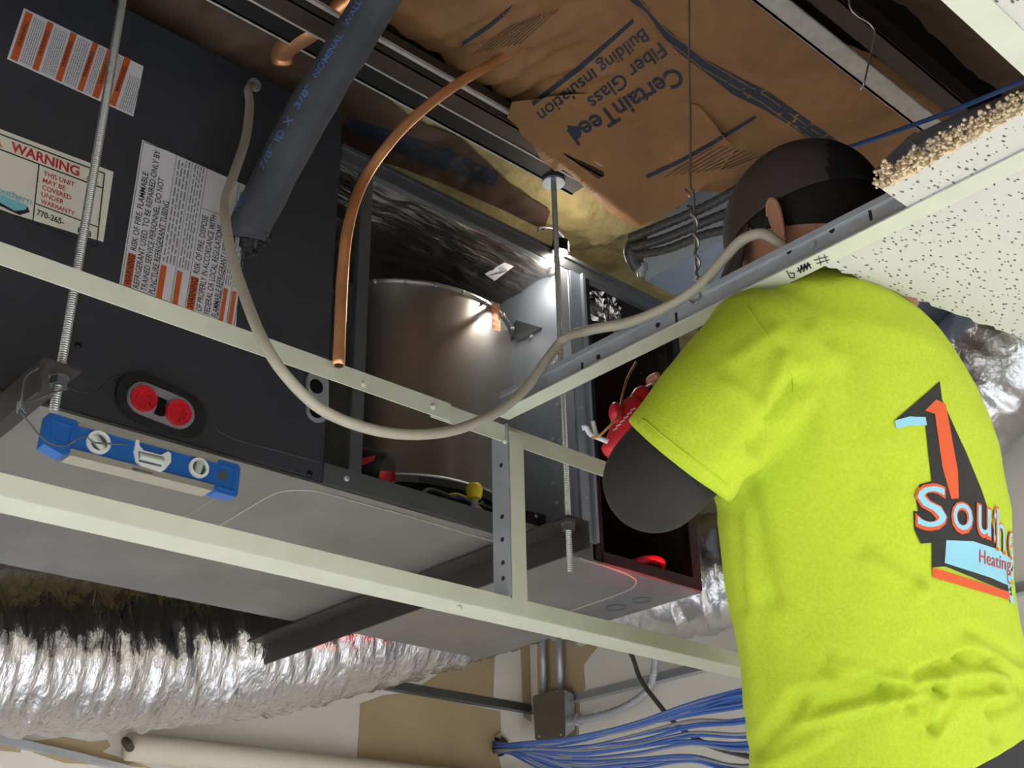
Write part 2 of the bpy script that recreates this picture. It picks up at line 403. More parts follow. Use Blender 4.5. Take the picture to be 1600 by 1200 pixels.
# torn kraft sheet hanging over the far batt
b = nb(); pts = [(500, 195), (560, 175), (600, 150), (640, 185), (720, 215), (800, 290), (860, 330), (850, 360), (790, 330), (700, 290), (620, 260), (500, 225)]
far_cast = caster([sheet_far], .012)
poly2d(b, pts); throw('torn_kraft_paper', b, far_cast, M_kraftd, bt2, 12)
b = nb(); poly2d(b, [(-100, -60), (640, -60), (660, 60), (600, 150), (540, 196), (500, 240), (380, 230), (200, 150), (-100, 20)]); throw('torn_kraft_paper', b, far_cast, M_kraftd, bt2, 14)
b = nb(); poly2d(b, [(545, 183), (700, 232), (780, 272), (772, 292), (640, 248), (540, 200)]); throw('ink_stripe', b, caster([sheet_far], .0135), M_ink, bt2, 12)
def flap_map(u, v):
    ax_, ay = 200, 150; d = abs((u - 800) * ay - (v - 200) * ax_) / 250
    p_ = pz(u, v, 1.178 + .072 * min(1, d / 115)); return p_ + V((0, 0, .004 * noise.noise(p_ * 16) + .003 * abs(noise.noise(p_ * 40))))
b = nb(); poly2d(b, [(792, 184), (800, 160), (880, 150), (1000, 140), (1090, 165), (1150, 235), (1110, 285), (1062, 322), (1010, 350), (992, 355), (955, 335), (925, 305), (905, 286), (880, 268), (868, 270), (845, 248), (832, 225), (815, 212), (806, 196)])
flap = throw('sagging_kraft_fold', b, flap_map, M_kraft, bt, 9)
# printing on the middle batt
mc = caster([sheet_mid, flap], .0012)
b = nb()
text2d(b, 'CertainTeed', (1056, 104), (886, 204), (17, 24), bold=.022)
text2d(b, 'Fiber Glass', (1030, 66), (916, 155), (14, 19), bold=.012)
text2d(b, 'Building Insulation', (1004, 44), (838, 176), (12, 17), bold=.012)
poly2d(b, [(989, 29), (991, 35), (910, 108), (833, 166), (831, 159), (905, 101)])
poly2d(b, [(886, 196), (912, 198), (900, 214), (890, 210)])
throw('printed_lettering', b, mc, M_ink, bt, 6)
b = nb()
poly2d(b, [(983, 0), (1003, 0), (1030, 35), (1062, 62), (1100, 92), (1150, 118), (1200, 143), (1250, 178), (1320, 228), (1300, 245), (1240, 200), (1195, 172), (1145, 148), (1100, 112), (1062, 84), (1040, 62), (1010, 20)])
poly2d(b, [(716, 70), (720, 74), (766, 44), (806, 10), (800, 8), (762, 38)])
poly2d(b, [(1008, 274), (1060, 250), (1110, 222), (1180, 180), (1183, 184), (1112, 228), (1062, 256), (1012, 279)])
throw('printed_stripes', b, mc, M_ink, bt, 8)
b = nb()
for k in range(9): stroke2d(b, [(1040 + k * 12, 276 - k * 1.5 + 0), (1120 + k * 9, 226 + k * 2)], 1.6)
for k in range(9): stroke2d(b, [(740 + k * 9, 84 - k * 2), (800 + k * 9, 38 - k * 3)], 1.5)
throw('small_print', b, caster([sheet_mid, flap], .0014), M_kraftd, bt, 12)
b = nb()
for off in (-5, 4): stroke2d(b, [(992 + off, 0 - off), (1040 + off, 55 - off), (1068 + off, 74 - off), (1100 + off, 100 - off), (1196 + off, 156 - off), (1300 + off, 232 - off)], 1.5)
throw('pale_line', b, caster([sheet_mid, flap], .0016), M_kraft, bt, 10)

# ================================================================== AIR HANDLER
YF = 1.253; ZB, ZT = .60, 1.152; XR = 1.585; YB = 1.83; XS = .812; XP = 1.30
ah = thing('air_handler', 'long horizontal air handler with slate access panel at left and open bay at right', 'air handler', (.6, 1.54, ZB))
obj('access_panel', box(nb(), -.35, XS, YF, YF + .03, ZB + .003, 1.205, .002), M_dark, ah, text='slate coated access panel')
b = nb(); box(b, -.35, XR, YF + .002, YB, ZB - .002, ZB + .002); bottom = obj('bottom_panel', b, M_pan, ah, text='brushed sheet steel underside')
b = nb()
def bead(b, pts, r=.0014): tube(b, catmull([pz(u, v, ZB - .0025) for u, v in pts], 4), r, 6)
bead(b, [(318, 836), (338, 824), (385, 796), (425, 773), (447, 767), (475, 766), (505, 770), (560, 785), (640, 807), (752, 840), (850, 868)], .0011)
bead(b, [(283, 811), (336, 778)], .0006)
bead(b, [(905, 872), (960, 890), (988, 902), (993, 912), (975, 925), (890, 955)])
split_obj('pressed_bead', b, M_alu, ah)
b = nb()
for (u, v, r) in [(962, 950, .017), (1003, 938, .016), (905, 968, .012)]:
    c = pz(u, v, ZB - .0025); tube(b, [c + V((math.cos(a) * r, math.sin(a) * r, 0)) for a in [k * math.pi / 12 for k in range(25)]], .0007, 6, cap=False)
for (u, v) in [(1020, 917), (1052, 927), (1022, 930), (963, 936)]:
    tube(b, [pz(u, v, ZB - .0032), pz(u, v, ZB - .0018)], .0025, 8)
split_obj('knockout', b, M_rail, ah)
obj('cabinet_top', box(nb(), -.35, XS, YF + .03, YB, ZT, 1.203), M_dark, ah)
obj('top_panel', box(nb(), -.35, XR, YF + .002, YB, ZT - .004, ZT), M_rail, ah)
obj('rear_panel', box(nb(), -.35, XR, YB - .004, YB, ZB + .002, ZT - .004), M_rail, ah)
obj('end_panel', box(nb(), XR - .004, XR, YF + .002, YB - .004, ZB + .002, ZT - .004), M_blackm, ah)
b = nb(); box(b, XS, XR - .004, YF - .001, YF + .012, ZT - .026, ZT + .001, .001); box(b, XS, XR, YF - .004, YF + .0, ZT - .004, ZT + .003)
obj('top_rail', b, M_rail, ah)
b = nb(); box(b, XS, XP + .02, YF - .001, YF + .01, ZB + .001, ZB + .03, .001); obj('bottom_rail', b, M_rail, ah)
b = nb(); box(b, XP + .04, XR, YF - .001, YF + .014, ZB + .001, ZB + .02, .001); obj('bottom_rail', b, M_blackm, ah)
b = nb(); box(b, .853, .874, YF + .001, YF + .014, ZB + .02, ZT - .02, .001); obj('mullion', b, M_rail, ah, text='slim grey upright in the open bay')
b = nb(); box(b, XP - .002, XP, YF + .004, YB - .006, ZB + .004, ZT - .006); part = obj('partition', b, M_part, ah, text='blue grey sheet metal partition')
b = nb(); box(b, XP - .004, XP + .026, YF - .003, YF + .001, ZB + .028, ZT - .026, .0006); box(b, XP + .02, XP + .026, YF - .010, YF + .001, ZB + .028, ZT - .026); obj('corner_post', b, M_part, ah, text='blue grey folded corner post')
b = nb(); box(b, XP - .0245, XP - .006, YF + .002, YF + .006, 1.0, ZT - .03, .0004); obj('mounting_strip', b, M_galv, ah, text='bright bare strip lit by the work lamp')
b = nb(); box(b, XP + .026, XP + .046, YF + .0, YF + .012, ZB + .004, ZT - .026); obj('end_bay_jamb', b, M_blackm, ah)
b = nb(); box(b, XR - .024, XR, YF - .001, YF + .014, ZB + .02, ZT - .026, .001); obj('end_bay_jamb', b, M_blackm, ah)
# inner linings
b = nb(); box(b, XP + .002, XR - .006, YB - .012, YB - .006, ZB + .004, ZT - .006); box(b, XP + .002, XR - .006, YF + .02, YB - .012, ZT - .012, ZT - .006); box(b, XR - .012, XR - .006, YF + .02, YB - .012, ZB + .004, ZT - .012)
box(b, XP + .002, XP + .006, YF + .02, YB - .012, ZB + .004, ZT - .012); obj('end_bay_lining', b, M_liner, ah, text='black insulation lining the end bay')
b = nb(); g = []
for i in range(61):
    row = []
    for j in range(61):
        x = XS + .005 + (XP - XS - .01) * i / 60; y = YF + .02 + (YB - YF - .035) * j / 60
        n = noise.noise(V((x * 14 + y * 9, y * 30, 1.3))) + .6 * abs(noise.noise(V((x * 30, y * 50 - x * 20, 4.3))))
        row.append(b.verts.new((x, y, ZT - .014 + n * .007)))
    g.append(row)
for i in range(60):
    for j in range(60): b.faces.new((g[i][j], g[i][j + 1], g[i + 1][j + 1], g[i + 1][j]))
foil = obj('foil_lining', b, M_foil, ah, smooth='all', text='crinkled dark foil lining above the drum')
b = nb(); box(b, XS + .004, XP - .004, YB - .014, YB - .008, ZB + .004, ZT - .02); obj('bay_lining', b, M_liner, ah)
# foil tape crumple in the end bay
b = nb()
g = []
for i in range(15):
    row = []
    for j in range(13):
        q = py(908 + i * 4.6, 432 + j * 4.6 + i * 2.4, YF + .026); row.append(b.verts.new(q + V((0, abs(noise.noise(q * 60)) * .02, noise.noise(q * 50 + V((3, 3, 3))) * .014))))
    g.append(row)
for i in range(14):
    for j in range(12): b.faces.new((g[i][j], g[i][j + 1], g[i + 1][j + 1], g[i + 1][j]))
obj('foil_tape', b, M_silver, ah)
# blower drum
R = .204; dc = py(622, 560, 1.545); zt = py(628, 414, 1.545 - R).z; zb_ = py(640, 727, 1.545 - R).z
b = nb()
for (r0, r1, z0, z1) in [(R, R, zb_, zt)]:
    seg = 96; a = [[b.verts.new((dc.x + math.cos(2 * math.pi * k / seg) * rr, dc.y + math.sin(2 * math.pi * k / seg) * rr, zz)) for k in range(seg)] for rr, zz in ((R, z0), (R, z0 + .02), (R, z1 - .004), (R + .006, z1 - .003), (R + .006, z1), (R - .004, z1), (R - .004, z0))]
    for q in range(len(a)):
        c = a[q]; d = a[(q + 1) % len(a)]
        for k in range(seg): b.faces.new((c[k], c[(k + 1) % seg], d[(k + 1) % seg], d[k]))
drum = obj('blower_drum', b, M_drum, ah, smooth=True, text='smooth bare metal blower drum')
b = nb()
for k in range(26):
    a = math.radians(180 + k * 14); c = V((dc.x + math.cos(a) * (R + .004), dc.y + math.sin(a) * (R + .004), zt - .005)); tube(b, [c, c + V((math.cos(a), math.sin(a), 0)) * .006], .003, 6)
split_obj('rim_rivet', b, M_galv, drum)
# lower rim ring, black wheel and brackets
b = nb(); tube(b, [V((dc.x + math.cos(2 * math.pi * k / 64) * (R + .001), dc.y + math.sin(2 * math.pi * k / 64) * (R + .001), zb_)) for k in range(65)], .0022, 8, cap=False); obj('lower_rim', b, M_galv, drum)
b = nb(); tube(b, [V((dc.x, dc.y, ZB + .01)), V((dc.x, dc.y, ZB + .03)), V((dc.x, dc.y, ZB + .031)), V((dc.x, dc.y, zb_ - .008))], [R + .02, R + .02, R - .012, R - .012], 64); obj('motor_base', b, M_blackm, ah, smooth=True, text='black motor base under the drum')
b = nb()
for s, (u, v) in enumerate([(735, 800), (690, 785), (655, 775)]):
    c = py(u, v, 1.33); tube(b, catmull([c, c + V((.03, .01, .02)), c + V((.07, .0, .012)), c + V((.1, .02, .03))], 6), .004, 8)
split_obj('lead', b, M_black, ah)
for (m_, o_) in ((M_yel, 0), (M_cgrey, .006), (M_cblue, .012)):
    b = nb(); tube(b, catmull([py(690, 778, 1.34 + o_), py(715, 772 + o_ * 300, 1.33), py(745, 790, 1.31), py(770, 812, 1.31)], 6), .0018, 6); obj('lead', b, m_, ah)
q = py(741, 770, 1.30)
b = nb(); tube(b, [q + V((0, 0, -.010)), q + V((0, 0, -.004)), q + V((0, 0, .008)), q + V((0, 0, .014))], [.010, .0125, .013, .009], 18); obj('yellow_cap', b, M_yel, ah, smooth=True, text='yellow plastic cap')
b = nb(); tube(b, [q + V((0, 0, -.026)), q + V((0, 0, -.012))], .006, 12); obj('cap_stem', b, M_galv, ah)
# black bracket at the right of the bay
b = nb(); prism(b, [py(u, v, 1.30) for u, v in [(797, 762), (803, 768), (815, 792), (822, 798), (850, 804), (853, 808), (853, 826), (797, 818)]], (0, .004, 0)); br = obj('motor_bracket', b, M_blackm, ah)
b = nb()
for u, v in [(812, 788), (814, 800), (838, 806)]: c = py(u, v, 1.298); tube(b, [c, c + V((0, .003, 0))], .003, 8)
split_obj('bolt', b, M_galv, br)
# screws
def screw(u, v, y, par, m=M_galv, r=.0042):
    c = py(u, v, y); b = nb(); tube(b, [c, c + V((0, -.0015, 0)), c + V((0, -.003, 0))], [r, r, r * .6], 10); tube(b, [c + V((0, -.003, 0)), c + V((0, -.0042, 0))], r * .45, 6); return obj('screw', b, m, par)
for u, v in [(483, 741), (541, 748), (122, 540)]: screw(u, v, YF - .0005, ah, M_blackm if u != 541 else M_galv)
for u, v in [(866, 568), (872, 632), (864, 686), (876, 688), (865, 756), (871, 786), (884, 784), (831, 526)]:
    c = pxx(u, v, XP - .002); b = nb(); tube(b, [c, c + V((-.0025, 0, 0))], .0035, 8); obj('screw', b, M_galv, part)
b = nb()
for (z) in (.7, .78, .86, .94, 1.02, 1.08): tube(b, [V((XP + .006, YF - .0045, z)), V((XP + .006, YF - .003, z))], .0022, 8)
split_obj('post_rivet', b, M_galv, ah)
b = nb(); tri = [pxx(u, v, XP - .0045) for u, v in [(806, 500), (846, 512), (808, 534)]]; prism(b, tri, (.002, 0, 0)); obj('gusset', b, M_rail, part)
# black and red cup shaped connector at the left of the bay
c0 = py(590, 733, 1.285); b = nb(); ax = (py(612, 745, 1.275) - py(566, 735, 1.31)).normalized()
tube(b, [c0 - ax * .035, c0 - ax * .03, c0 + ax * .015, c0 + ax * .02], [.016, .026, .026, .018], 20); rt = thing('tape_measure', 'black tape measure with red bands lying at the left of the open blower bay', 'tool', (c0.x, c0.y, c0.z - .02))
obj('case', b, M_black, rt, smooth=True)
b = nb(); poly2d(b, [(594, 736), (617, 735), (619, 754), (590, 755)]); throw('red_band', b, caster([bpy.data.objects['case']], .001), M_redp, rt, 5)
b = nb(); poly2d(b, [(566, 716), (588, 711), (583, 720), (564, 728)]); throw('red_band', b, caster([bpy.data.objects['case']], .001), M_redp, rt, 5)

# refrigerant port boss
F1 = YF - .001
def stad(u0, v0, u1, v1, r, y, n=14):
    a = py(u0, v0, y); c = py(u1, v1, y); d = (c - a).normalized(); nrm = V((-d.z, 0, d.x)); out = []
    for k in range(n + 1):
        t = math.pi / 2 + math.pi * k / n; out.append(a + (d * math.cos(t) + nrm * math.sin(t)) * r)
    for k in range(n + 1):
        t = -math.pi / 2 + math.pi * k / n; out.append(c + (d * math.cos(t) + nrm * math.sin(t)) * r)
    return out
gk = obj('port_gasket', prism(nb(), stad(218, 622, 283, 650, .031, F1), (0, -.006, 0)), M_black, ah, text='black oval gasket')
pl = obj('port_plate', prism(nb(), stad(223, 624, 277, 646, .0205, F1 - .006), (0, -.005, 0)), M_greyp, ah, text='grey oval plate with two red plugs')
for (u, v) in ((223, 624), (277, 646)):
    c = py(u, v, F1 - .011); b = nb()
    g = []
    for k in range(32):
        a = 2 * math.pi * k / 32; g.append((math.cos(a), math.sin(a), k))
    ring = [[b.verts.new(c + V((x * rr * (1 if not star else (.62 + .2 * (k % 4 < 2))), dy, z * rr * (1 if not star else (.62 + .2 * (k % 4 < 2)))))) for x, z, k in g] for rr, dy, star in ((.0162, .002, 0), (.0162, -.006, 0), (.0145, -.006, 0), (.0142, -.0045, 0), (.0142, -.0045, 1), (.0128, -.0008, 1))]
    for p_, q_ in zip(ring, ring[1:]):
        for k in range(32): b.faces.new((p_[k], p_[(k + 1) % 32], q_[(k + 1) % 32], q_[k]))
    b.faces.new(ring[-1]); obj('red_plug', b, M_red, pl, text='red star socket plug')
b = nb(); prism(b, [py(u, v, F1 - .0112) for u, v in [(247, 620), (261, 626), (258, 634), (257, 650), (250, 651), (240, 646), (245, 636)]], (0, -.001, 0)); obj('plate_recess', b, M_blackm, pl)
pl2 = obj('port_plate', prism(nb(), stad(494, 598, 494, 643, .0165, F1), (0, -.006, 0)), M_greyp, ah, text='small grey port plate at the panel edge')
for (v, r) in ((604, .0105), (642, .0105)):
    b = nb(); c = py(494, v, F1 - .006); tube(b, [c + V((0, -.0012, 0)), c + V((0, 0, 0))], r, 20); obj('port_opening', b, M_blackm, pl2)
b = nb(); box(b, XS - .006, XS, YF - .002, YF + .01, .69, .78); 
obj('panel_edge_strip', b, M_dark, ah)
# faint raised moulding around the boss
b = nb(); tube(b, catmull([py(u, v, F1 + .0008) for u, v in [(-30, 570), (60, 590), (140, 615), (165, 600), (185, 588), (225, 585), (270, 600), (310, 622), (335, 660), (345, 675), (380, 690), (430, 703), (500, 722)]], 5), .0016, 6); obj('pressed_rib', b, M_dark, ah)

# ---- stickers
FS = YF - .0012; FP = YF - .0018
def sticker(quad, m, name='sticker', text=None):
    return obj(name, prism(nb(), [py(u, v, FS + .0008) for u, v in quad], (0, -.0008, 0)), m, ah, text=text)
class Prn:
    """flat print in the sticker's own frame: origin, reading end, line end (all in picture coordinates)"""
    def __init__(s, o, a, b): s.o = V(o); s.a = V(a) - s.o; s.b = V(b) - s.o
    def p(s, x, y): q = s.o + s.a * x + s.b * y; return (q.x, q.y)
    def rect(s, bm, x0, x1, y0, y1): poly2d(bm, [s.p(x0, y0), s.p(x1, y0), s.p(x1, y1), s.p(x0, y1)])
    def text(s, bm, t, x0, x1, y, h, bold=.0): text2d(bm, t, s.p(x0, y), s.p(x1, y), tuple(-(s.b * h)), bold=bold)
def lines(P, bm, x0, x1, y0, y1, n, th=.35, dash=True):
    for k in range(n):
        y = y0 + (y1 - y0) * (k + .5) / n; hh = (y1 - y0) / n * th / 2; x = x0
        while x < x1 - .01:
            L = random.uniform(.02, .07) if dash else x1 - x0; xe = min(x1, x + L); P.rect(bm, x, xe, y - hh, y + hh); x = xe + .012
# 1: warning sticker at top left (orange columns)
s1 = sticker([(37, 13), (224, 104), (208, 182), (11, 92)], M_paper, text='white sticker with six orange columns')
P1 = Prn((11, 92), (37, 13), (208, 182)); b1 = nb(); b2 = nb(); b3 = nb()
for a_, c_ in [(.0, .06), (.18, .23), (.37, .42), (.55, .595), (.67, .725), (.81, .862)]:
    a_ = a_ * .97 + .02; c_ = c_ * .97 + .02
    P1.rect(b1, .03, .97, a_, c_); P1.text(b3, 'WARNING', .3, .8, c_ - .012, .028, .01)
for a_, c_, n in [(.09, .185, 6), (.26, .365, 7), (.44, .54, 6), (.61, .66, 4), (.74, .80, 5), (.88, .985, 7)]: lines(P1, b2, .06 if a_ < .8 else .04, .93 if a_ < .8 else .7, a_, c_, n)
throw('orange_columns', b1, face(FP), M_org, s1, smooth=False); throw('small_print', b2, face(FP), M_txtg, s1, smooth=False); throw('column_lettering', b3, face(FP - .0005), M_txt, s1, smooth=False)
# 2: big flammable-refrigerant sticker, lettering runs upward
s2 = sticker([(222, 219), (383, 290), (368, 512), (186, 445)], M_paper, text='large white refrigerant warning sticker')
P2 = Prn((186, 445), (222, 219), (368, 512)); bk = nb(); bg = nb(); bo = nb(); bw = nb()
P2.rect(bo, .01, .235, .035, .10); P2.text(bw, 'WARNING', .02, .225, .092, .052, .01)
for i, (t, x1) in enumerate([('RISK OF FIRE. FLAMMABLE', .80), ('REFRIGERANT USED. TO BE REPAIRED ONLY BY', .97), ('TRAINED SERVICE PERSONNEL. DO NOT', .80), ('PUNCTURE REFRIGERANT TUBING', .66)]):
    P2.text(bk, t, .26 if i == 0 else .02, x1, .095 + i * .068, .05, .008)
P2.rect(bo, .01, .235, .315, .365); lines(P2, bg, .26, .97, .315, .43, 4, .4)
P2.rect(bo, .01, .235, .455, .50); lines(P2, bg, .26, .97, .455, .55, 4, .4)
P2.rect(bo, .01, .235, .575, .64); P2.text(bw, 'WARNING', .02, .225, .632, .052, .01)
for i, (t, x1) in enumerate([('RISK OF FIRE. DISPOSE', .66), ('OF PROPERLY IN ACCORDANCE WITH', .68), ('FEDERAL OR LOCAL REGULATIONS.', .64), ('FLAMMABLE REFRIGERANT USED', .54)]):
    P2.text(bk, t, .26 if i == 0 else .02, x1, .635 + i * .068, .05, .008)
P2.rect(bo, .01, .235, .855, .89); lines(P2, bg, .26, .9, .855, .91, 3, .4); P2.rect(bo, .01, .235, .93, .965); lines(P2, bg, .26, .97, .93, .985, 3, .4)
for y in (.30, .44, .565, .845, .92): P2.rect(bk, .01, .99, y - .0018, y + .0018)
P2.rect(bk, .7, .703, .57, .84)
for x0, x1, y0, y1 in ((.005, .995, .012, .016), (.005, .995, .984, .988), (.005, .009, .012, .988), (.991, .995, .012, .988)): P2.rect(bk, x0, x1, y0, y1)
throw('lettering', bk, face(FP), M_txt, s2, smooth=False); throw('small_print', bg, face(FP), M_txtg, s2, smooth=False)
throw('orange_blocks', bo, face(FP), M_org, s2, smooth=False); throw('block_lettering', bw, face(FP - .0005), M_txt, s2, smooth=False)
# 3: warranty sticker at the left border
s3 = sticker([(-90, 168), (177, 269), (161, 378), (-104, 296)], M_cream, text='cream warranty warning sticker')
P3 = Prn((-90, 168), (177, 269), (-104, 296)); bk = nb(); br_ = nb(); bt_ = nb(); ba = nb()
for y in (.055, .235, .945): P3.rect(bk, .03, .955, y - .008, y + .008)
P3.rect(bk, .03, .037, .055, .945); P3.rect(bk, .948, .955, .055, .945); P3.rect(bk, .575, .582, .24, .94); P3.rect(bk, .58, .95, .705, .719)
P3.text(br_, 'WARNING', .41, .81, .20, .11, .03)
for i, (t, x1) in enumerate([('THIS UNIT', .79), ('MAY BE', .74), ('COVERED', .78), ('UNDER', .74), ('WARRANTY', .81)]): P3.text(br_, t, .61, x1, .345 + i * .085, .055, .012)
P3.text(bk, '770-265-', .595, .755, .84, .07, .015); P3.text(bk, '808', .835, .915, .865, .07, .015)
for cx in (.325, .885): poly2d(ba, [P3.p(cx, .09), P3.p(cx + .04, .205), P3.p(cx - .04, .205)])
for cx in (.325, .885): P3.rect(bk, cx - .003, cx + .003, .12, .17); P3.rect(bk, cx - .003, cx + .003, .18, .19)
poly2d(bk, [P3.p(.30, .80), P3.p(.54, .78), P3.p(.555, .84), P3.p(.5, .92), P3.p(.40, .90), P3.p(.30, .90)])
poly2d(bt_, [P3.p(.31, .76), P3.p(.54, .77), P3.p(.53, .83), P3.p(.47, .89), P3.p(.31, .83)])
P3.text(bt_, 'Southern', .33, .56, .745, .075, .02)
throw('lettering', bk, face(FP), M_txt, s3, smooth=False); throw('red_lettering', br_, face(FP), M_redp, s3, smooth=False)
throw('teal_emblem', bt_, face(FP - .0004), M_teal, s3, smooth=False); throw('amber_triangle', ba, face(FP + .0002), M_amber, s3, smooth=False)
# small stickers on foil and drum
b = nb(); poly2d(b, [(757, 428), (788, 410), (803, 416), (773, 439)]); s4 = throw('small_sticker', b, caster([foil], .004), M_paper, ah, 40)
b = nb()
for k in range(4): stroke2d(b, [(764 + k * 5, 431 - k * 1), (786 + k * 3, 417 + k * 2)], 1.1)
throw('small_print', b, caster([foil], .0045), M_txtg, s4, smooth=False)
b = nb(); poly2d(b, [(767, 470), (781, 475), (782, 518), (770, 515)]); s5 = throw('small_sticker', b, caster([drum], .001), mat('faded_orange', (196, 150, 118), .6), ah, 10)
b = nb()
for k in range(4): poly2d(b, [(770, 480 + k * 9), (778, 483 + k * 9), (778, 488 + k * 9), (770, 485 + k * 9)])
throw('small_print', b, caster([drum], .0014), M_org, s5, smooth=False)

# ================================================================== STRUTS, RODS
def strut(x0, x1, y0, y1, leg, text):
    b = nb(); z0, z1 = .557, .5975; t_ = .0035
    box(b, x0, x1, y0, y1, z1 - t_, z1)
    if leg > 0: box(b, x1 - t_, x1, y0, y1, z0, z1 - t_)
    else: box(b, x0, x0 + t_, y0, y1, z0, z1 - t_)
    bmesh.ops.remove_doubles(b, verts=b.verts, dist=1e-6)
    o = obj('angle_iron', b, M_strut); label(o, text, 'angle iron'); return o
strut(1.141, 1.183, 1.128, 2.06, 1, 'dark angle iron under the air handler beneath the blower bay')
strut(.388, .431, 1.14, 2.06, -1, 'dark angle iron at the left border under the slate panel')
def rod(x, y, z0, z1, text, nutz, washer_top=None, r=.0056):
    t = thing('threaded_rod', text, 'rod', (x, y, z0)); pts = []; rs = []; z = z0; i = 0
    while z < z1: pts.append(V((x, y, z))); rs.append(r if i % 2 else r * .84); z += .0014; i += 1
    b = nb(); tube(b, pts, rs, 10); obj('threaded_shaft', b, M_rod, t, smooth=False)
    for zz in nutz:
        b = nb(); tube(b, [V((x, y, zz)), V((x, y, zz + .009))], .0095, 6); obj('nut', b, M_rail, t)
        b = nb(); tube(b, [V((x, y, zz + .009)), V((x, y, zz + .0104))], .0105, 20); obj('washer', b, M_rod, t)
    if washer_top: b = nb(); tube(b, [V((x, y, washer_top - .004)), V((x, y, washer_top))], .019, 20); obj('washer', b, M_part, t)
rod(1.160, 1.147, .5225, 1.30, 'threaded rod hanging in front of the blower bay from the dark joist', [.5835], 1.1925, .0048)
rod(.4175, 1.166, .553, 1.58, 'threaded rod in front of the slate panel and its stickers', [.5835], None, .0054)
rod(1.160, 2.035, .50, 1.27, 'far threaded rod behind the air handler at the end of the angle iron', [.5835], None, .0048)
# wire tied on the left strut and through the level
b = nb()
wp = [py(60, 575, 1.125), py(40, 590, 1.125), py(34, 620, 1.125), py(32, 640, 1.13), py(45, 660, 1.15), py(70, 688, 1.18), (py(100, 697, 1.195)), py(120, 686, 1.195), py(135, 683, 1.2), py(150, 692, 1.2), py(200, 694, 1.2)]
tube(b, catmull(wp, 6), .0011, 6)
for k in range(3): tube(b, [py(34, 632 + k * 5, 1.13) + V((math.cos(a) * .004, math.sin(a) * .004, .002 * math.sin(a * 2))) for a in [j * .5 for j in range(14)]], .0011, 6)
tube(b, catmull([py(32, 632, 1.13), py(55, 625, 1.135), py(80, 615, 1.15), py(105, 607, 1.16)], 6), .0011, 6)
o = obj('tie_wire', b, M_rail, smooth=True); label(o, 'thin grey tie wire wound round the left angle iron and hooked into the blue level', 'wire')

# ================================================================== LEVEL
YL = 1.222
lv = thing('spirit_level', 'blue torpedo level held against the lower edge of the air handler', 'level', tuple(py(220, 760, YL)))
def lp(u, v, y=YL): return py(u, v, y)
TL, TR, BR, BL = (78, 646), (377, 724), (371, 777), (68, 697)
def lq(s, t): # s along, t down
    a = arrow_lerp(TL, TR, s); c = arrow_lerp(BL, BR, s); return arrow_lerp(a, c, t)
b = nb(); prism(b, [lp(*lq(s, t)) for s, t in [(0, -.03), (.14, .0), (.15, .14), (.88, .14), (.89, .04), (.985, .05), (1, .14), (1, .93), (.99, 1.0), (.89, 1.0), (.87, .82), (.14, .86), (.13, 1.03), (.1, 1.1), (.0, .93)]], (0, .02, 0))
bd = obj('level_body', b, M_bluel, lv)
b = nb(); prism(b, [lp(*lq(s, t), YL - .0025) for s, t in [(.155, .0), (.88, .04), (.88, .15), (.155, .12)]], (0, .024, 0)); obj('edge_rail', b, M_alu, lv, text='pale metal edge rail')
b = nb(); prism(b, [lp(*lq(s, t), YL - .0035) for s, t in [(.14, .86), (.88, .82), (.87, 1.0), (.14, 1.06)]], (0, .025, 0)); obj('edge_rail', b, M_alu, lv, text='pale metal edge rail')
b = nb(); prism(b, [lp(*lq(s, t), YL - .0045) for s, t in [(.46, .95), (.56, .93), (.56, .98), (.46, 1.0)]], (0, .001, 0)); obj('rail_slot', b, M_rail, lv)
def ring3(c, r0, r1, y0, y1, m, name, par, n=28):
    b = nb(); R_ = [[b.verts.new(V((c.x + math.cos(2 * math.pi * k / n) * r, y, c.z + math.sin(2 * math.pi * k / n) * r))) for k in range(n)] for r, y in ((r1, y1), (r1, y0), (r0, y0), (r0, y1))]
    for q in range(4):
        for k in range(n): b.faces.new((R_[q][k], R_[q][(k + 1) % n], R_[(q + 1) % 4][(k + 1) % n], R_[(q + 1) % 4][k]))
    return obj(name, b, m, par, smooth=True)
for (s, t, r) in ((.265, .50, .0138), (.785, .47, .0125)):
    c = lp(*lq(s, t)); hr = ring3(c, r * .72, r, YL - .004, YL + .004, M_ringw, 'vial_ring', lv)
    b = nb(); tube(b, [c + V((0, .002, 0)), c + V((0, -.0008, 0))], r * .74, 24); obj('vial_window', b, M_rail, hr)
    b = nb(); dd = V((.7, 0, -.7)) if s < .5 else V((0.2, 0, 1)).normalized(); tube(b, [c - dd * r * .7 + V((0, -.001, 0)), c + dd * r * .7 + V((0, -.001, 0))], r * .36, 12); obj('vial', b, M_vial, hr, smooth=True)
b = nb(); prism(b, [lp(*lq(s, t), YL - .004) for s, t in [(.455, .10), (.47, .10), (.475, .25), (.50, .36), (.59, .36), (.615, .24), (.625, .20), (.64, .26), (.645, .5), (.62, .75), (.60, .86), (.5, .82), (.475, .74), (.455, .45)]], (0, .006, 0)); vf = obj('vial_frame', b, M_ringw, lv)
b = nb(); prism(b, [lp(*lq(s, t), YL - .0046) for s, t in [(.475, .42), (.605, .40), (.60, .70), (.485, .72)]], (0, .001, 0)); obj('vial_window', b, M_rail, vf)
b = nb(); tube(b, [lp(*lq(.482, .55), YL - .005), lp(*lq(.605, .54), YL - .005)], .0045, 12); obj('vial', b, M_vial, vf, smooth=True)
b = nb(); prism(b, [lp(*lq(s, t), YL - .0006) for s, t in [(.895, .35), (.935, .36), (.93, .62), (.89, .61)]], (0, .001, 0)); obj('hang_hole', b, M_pan, lv)
b = nb()
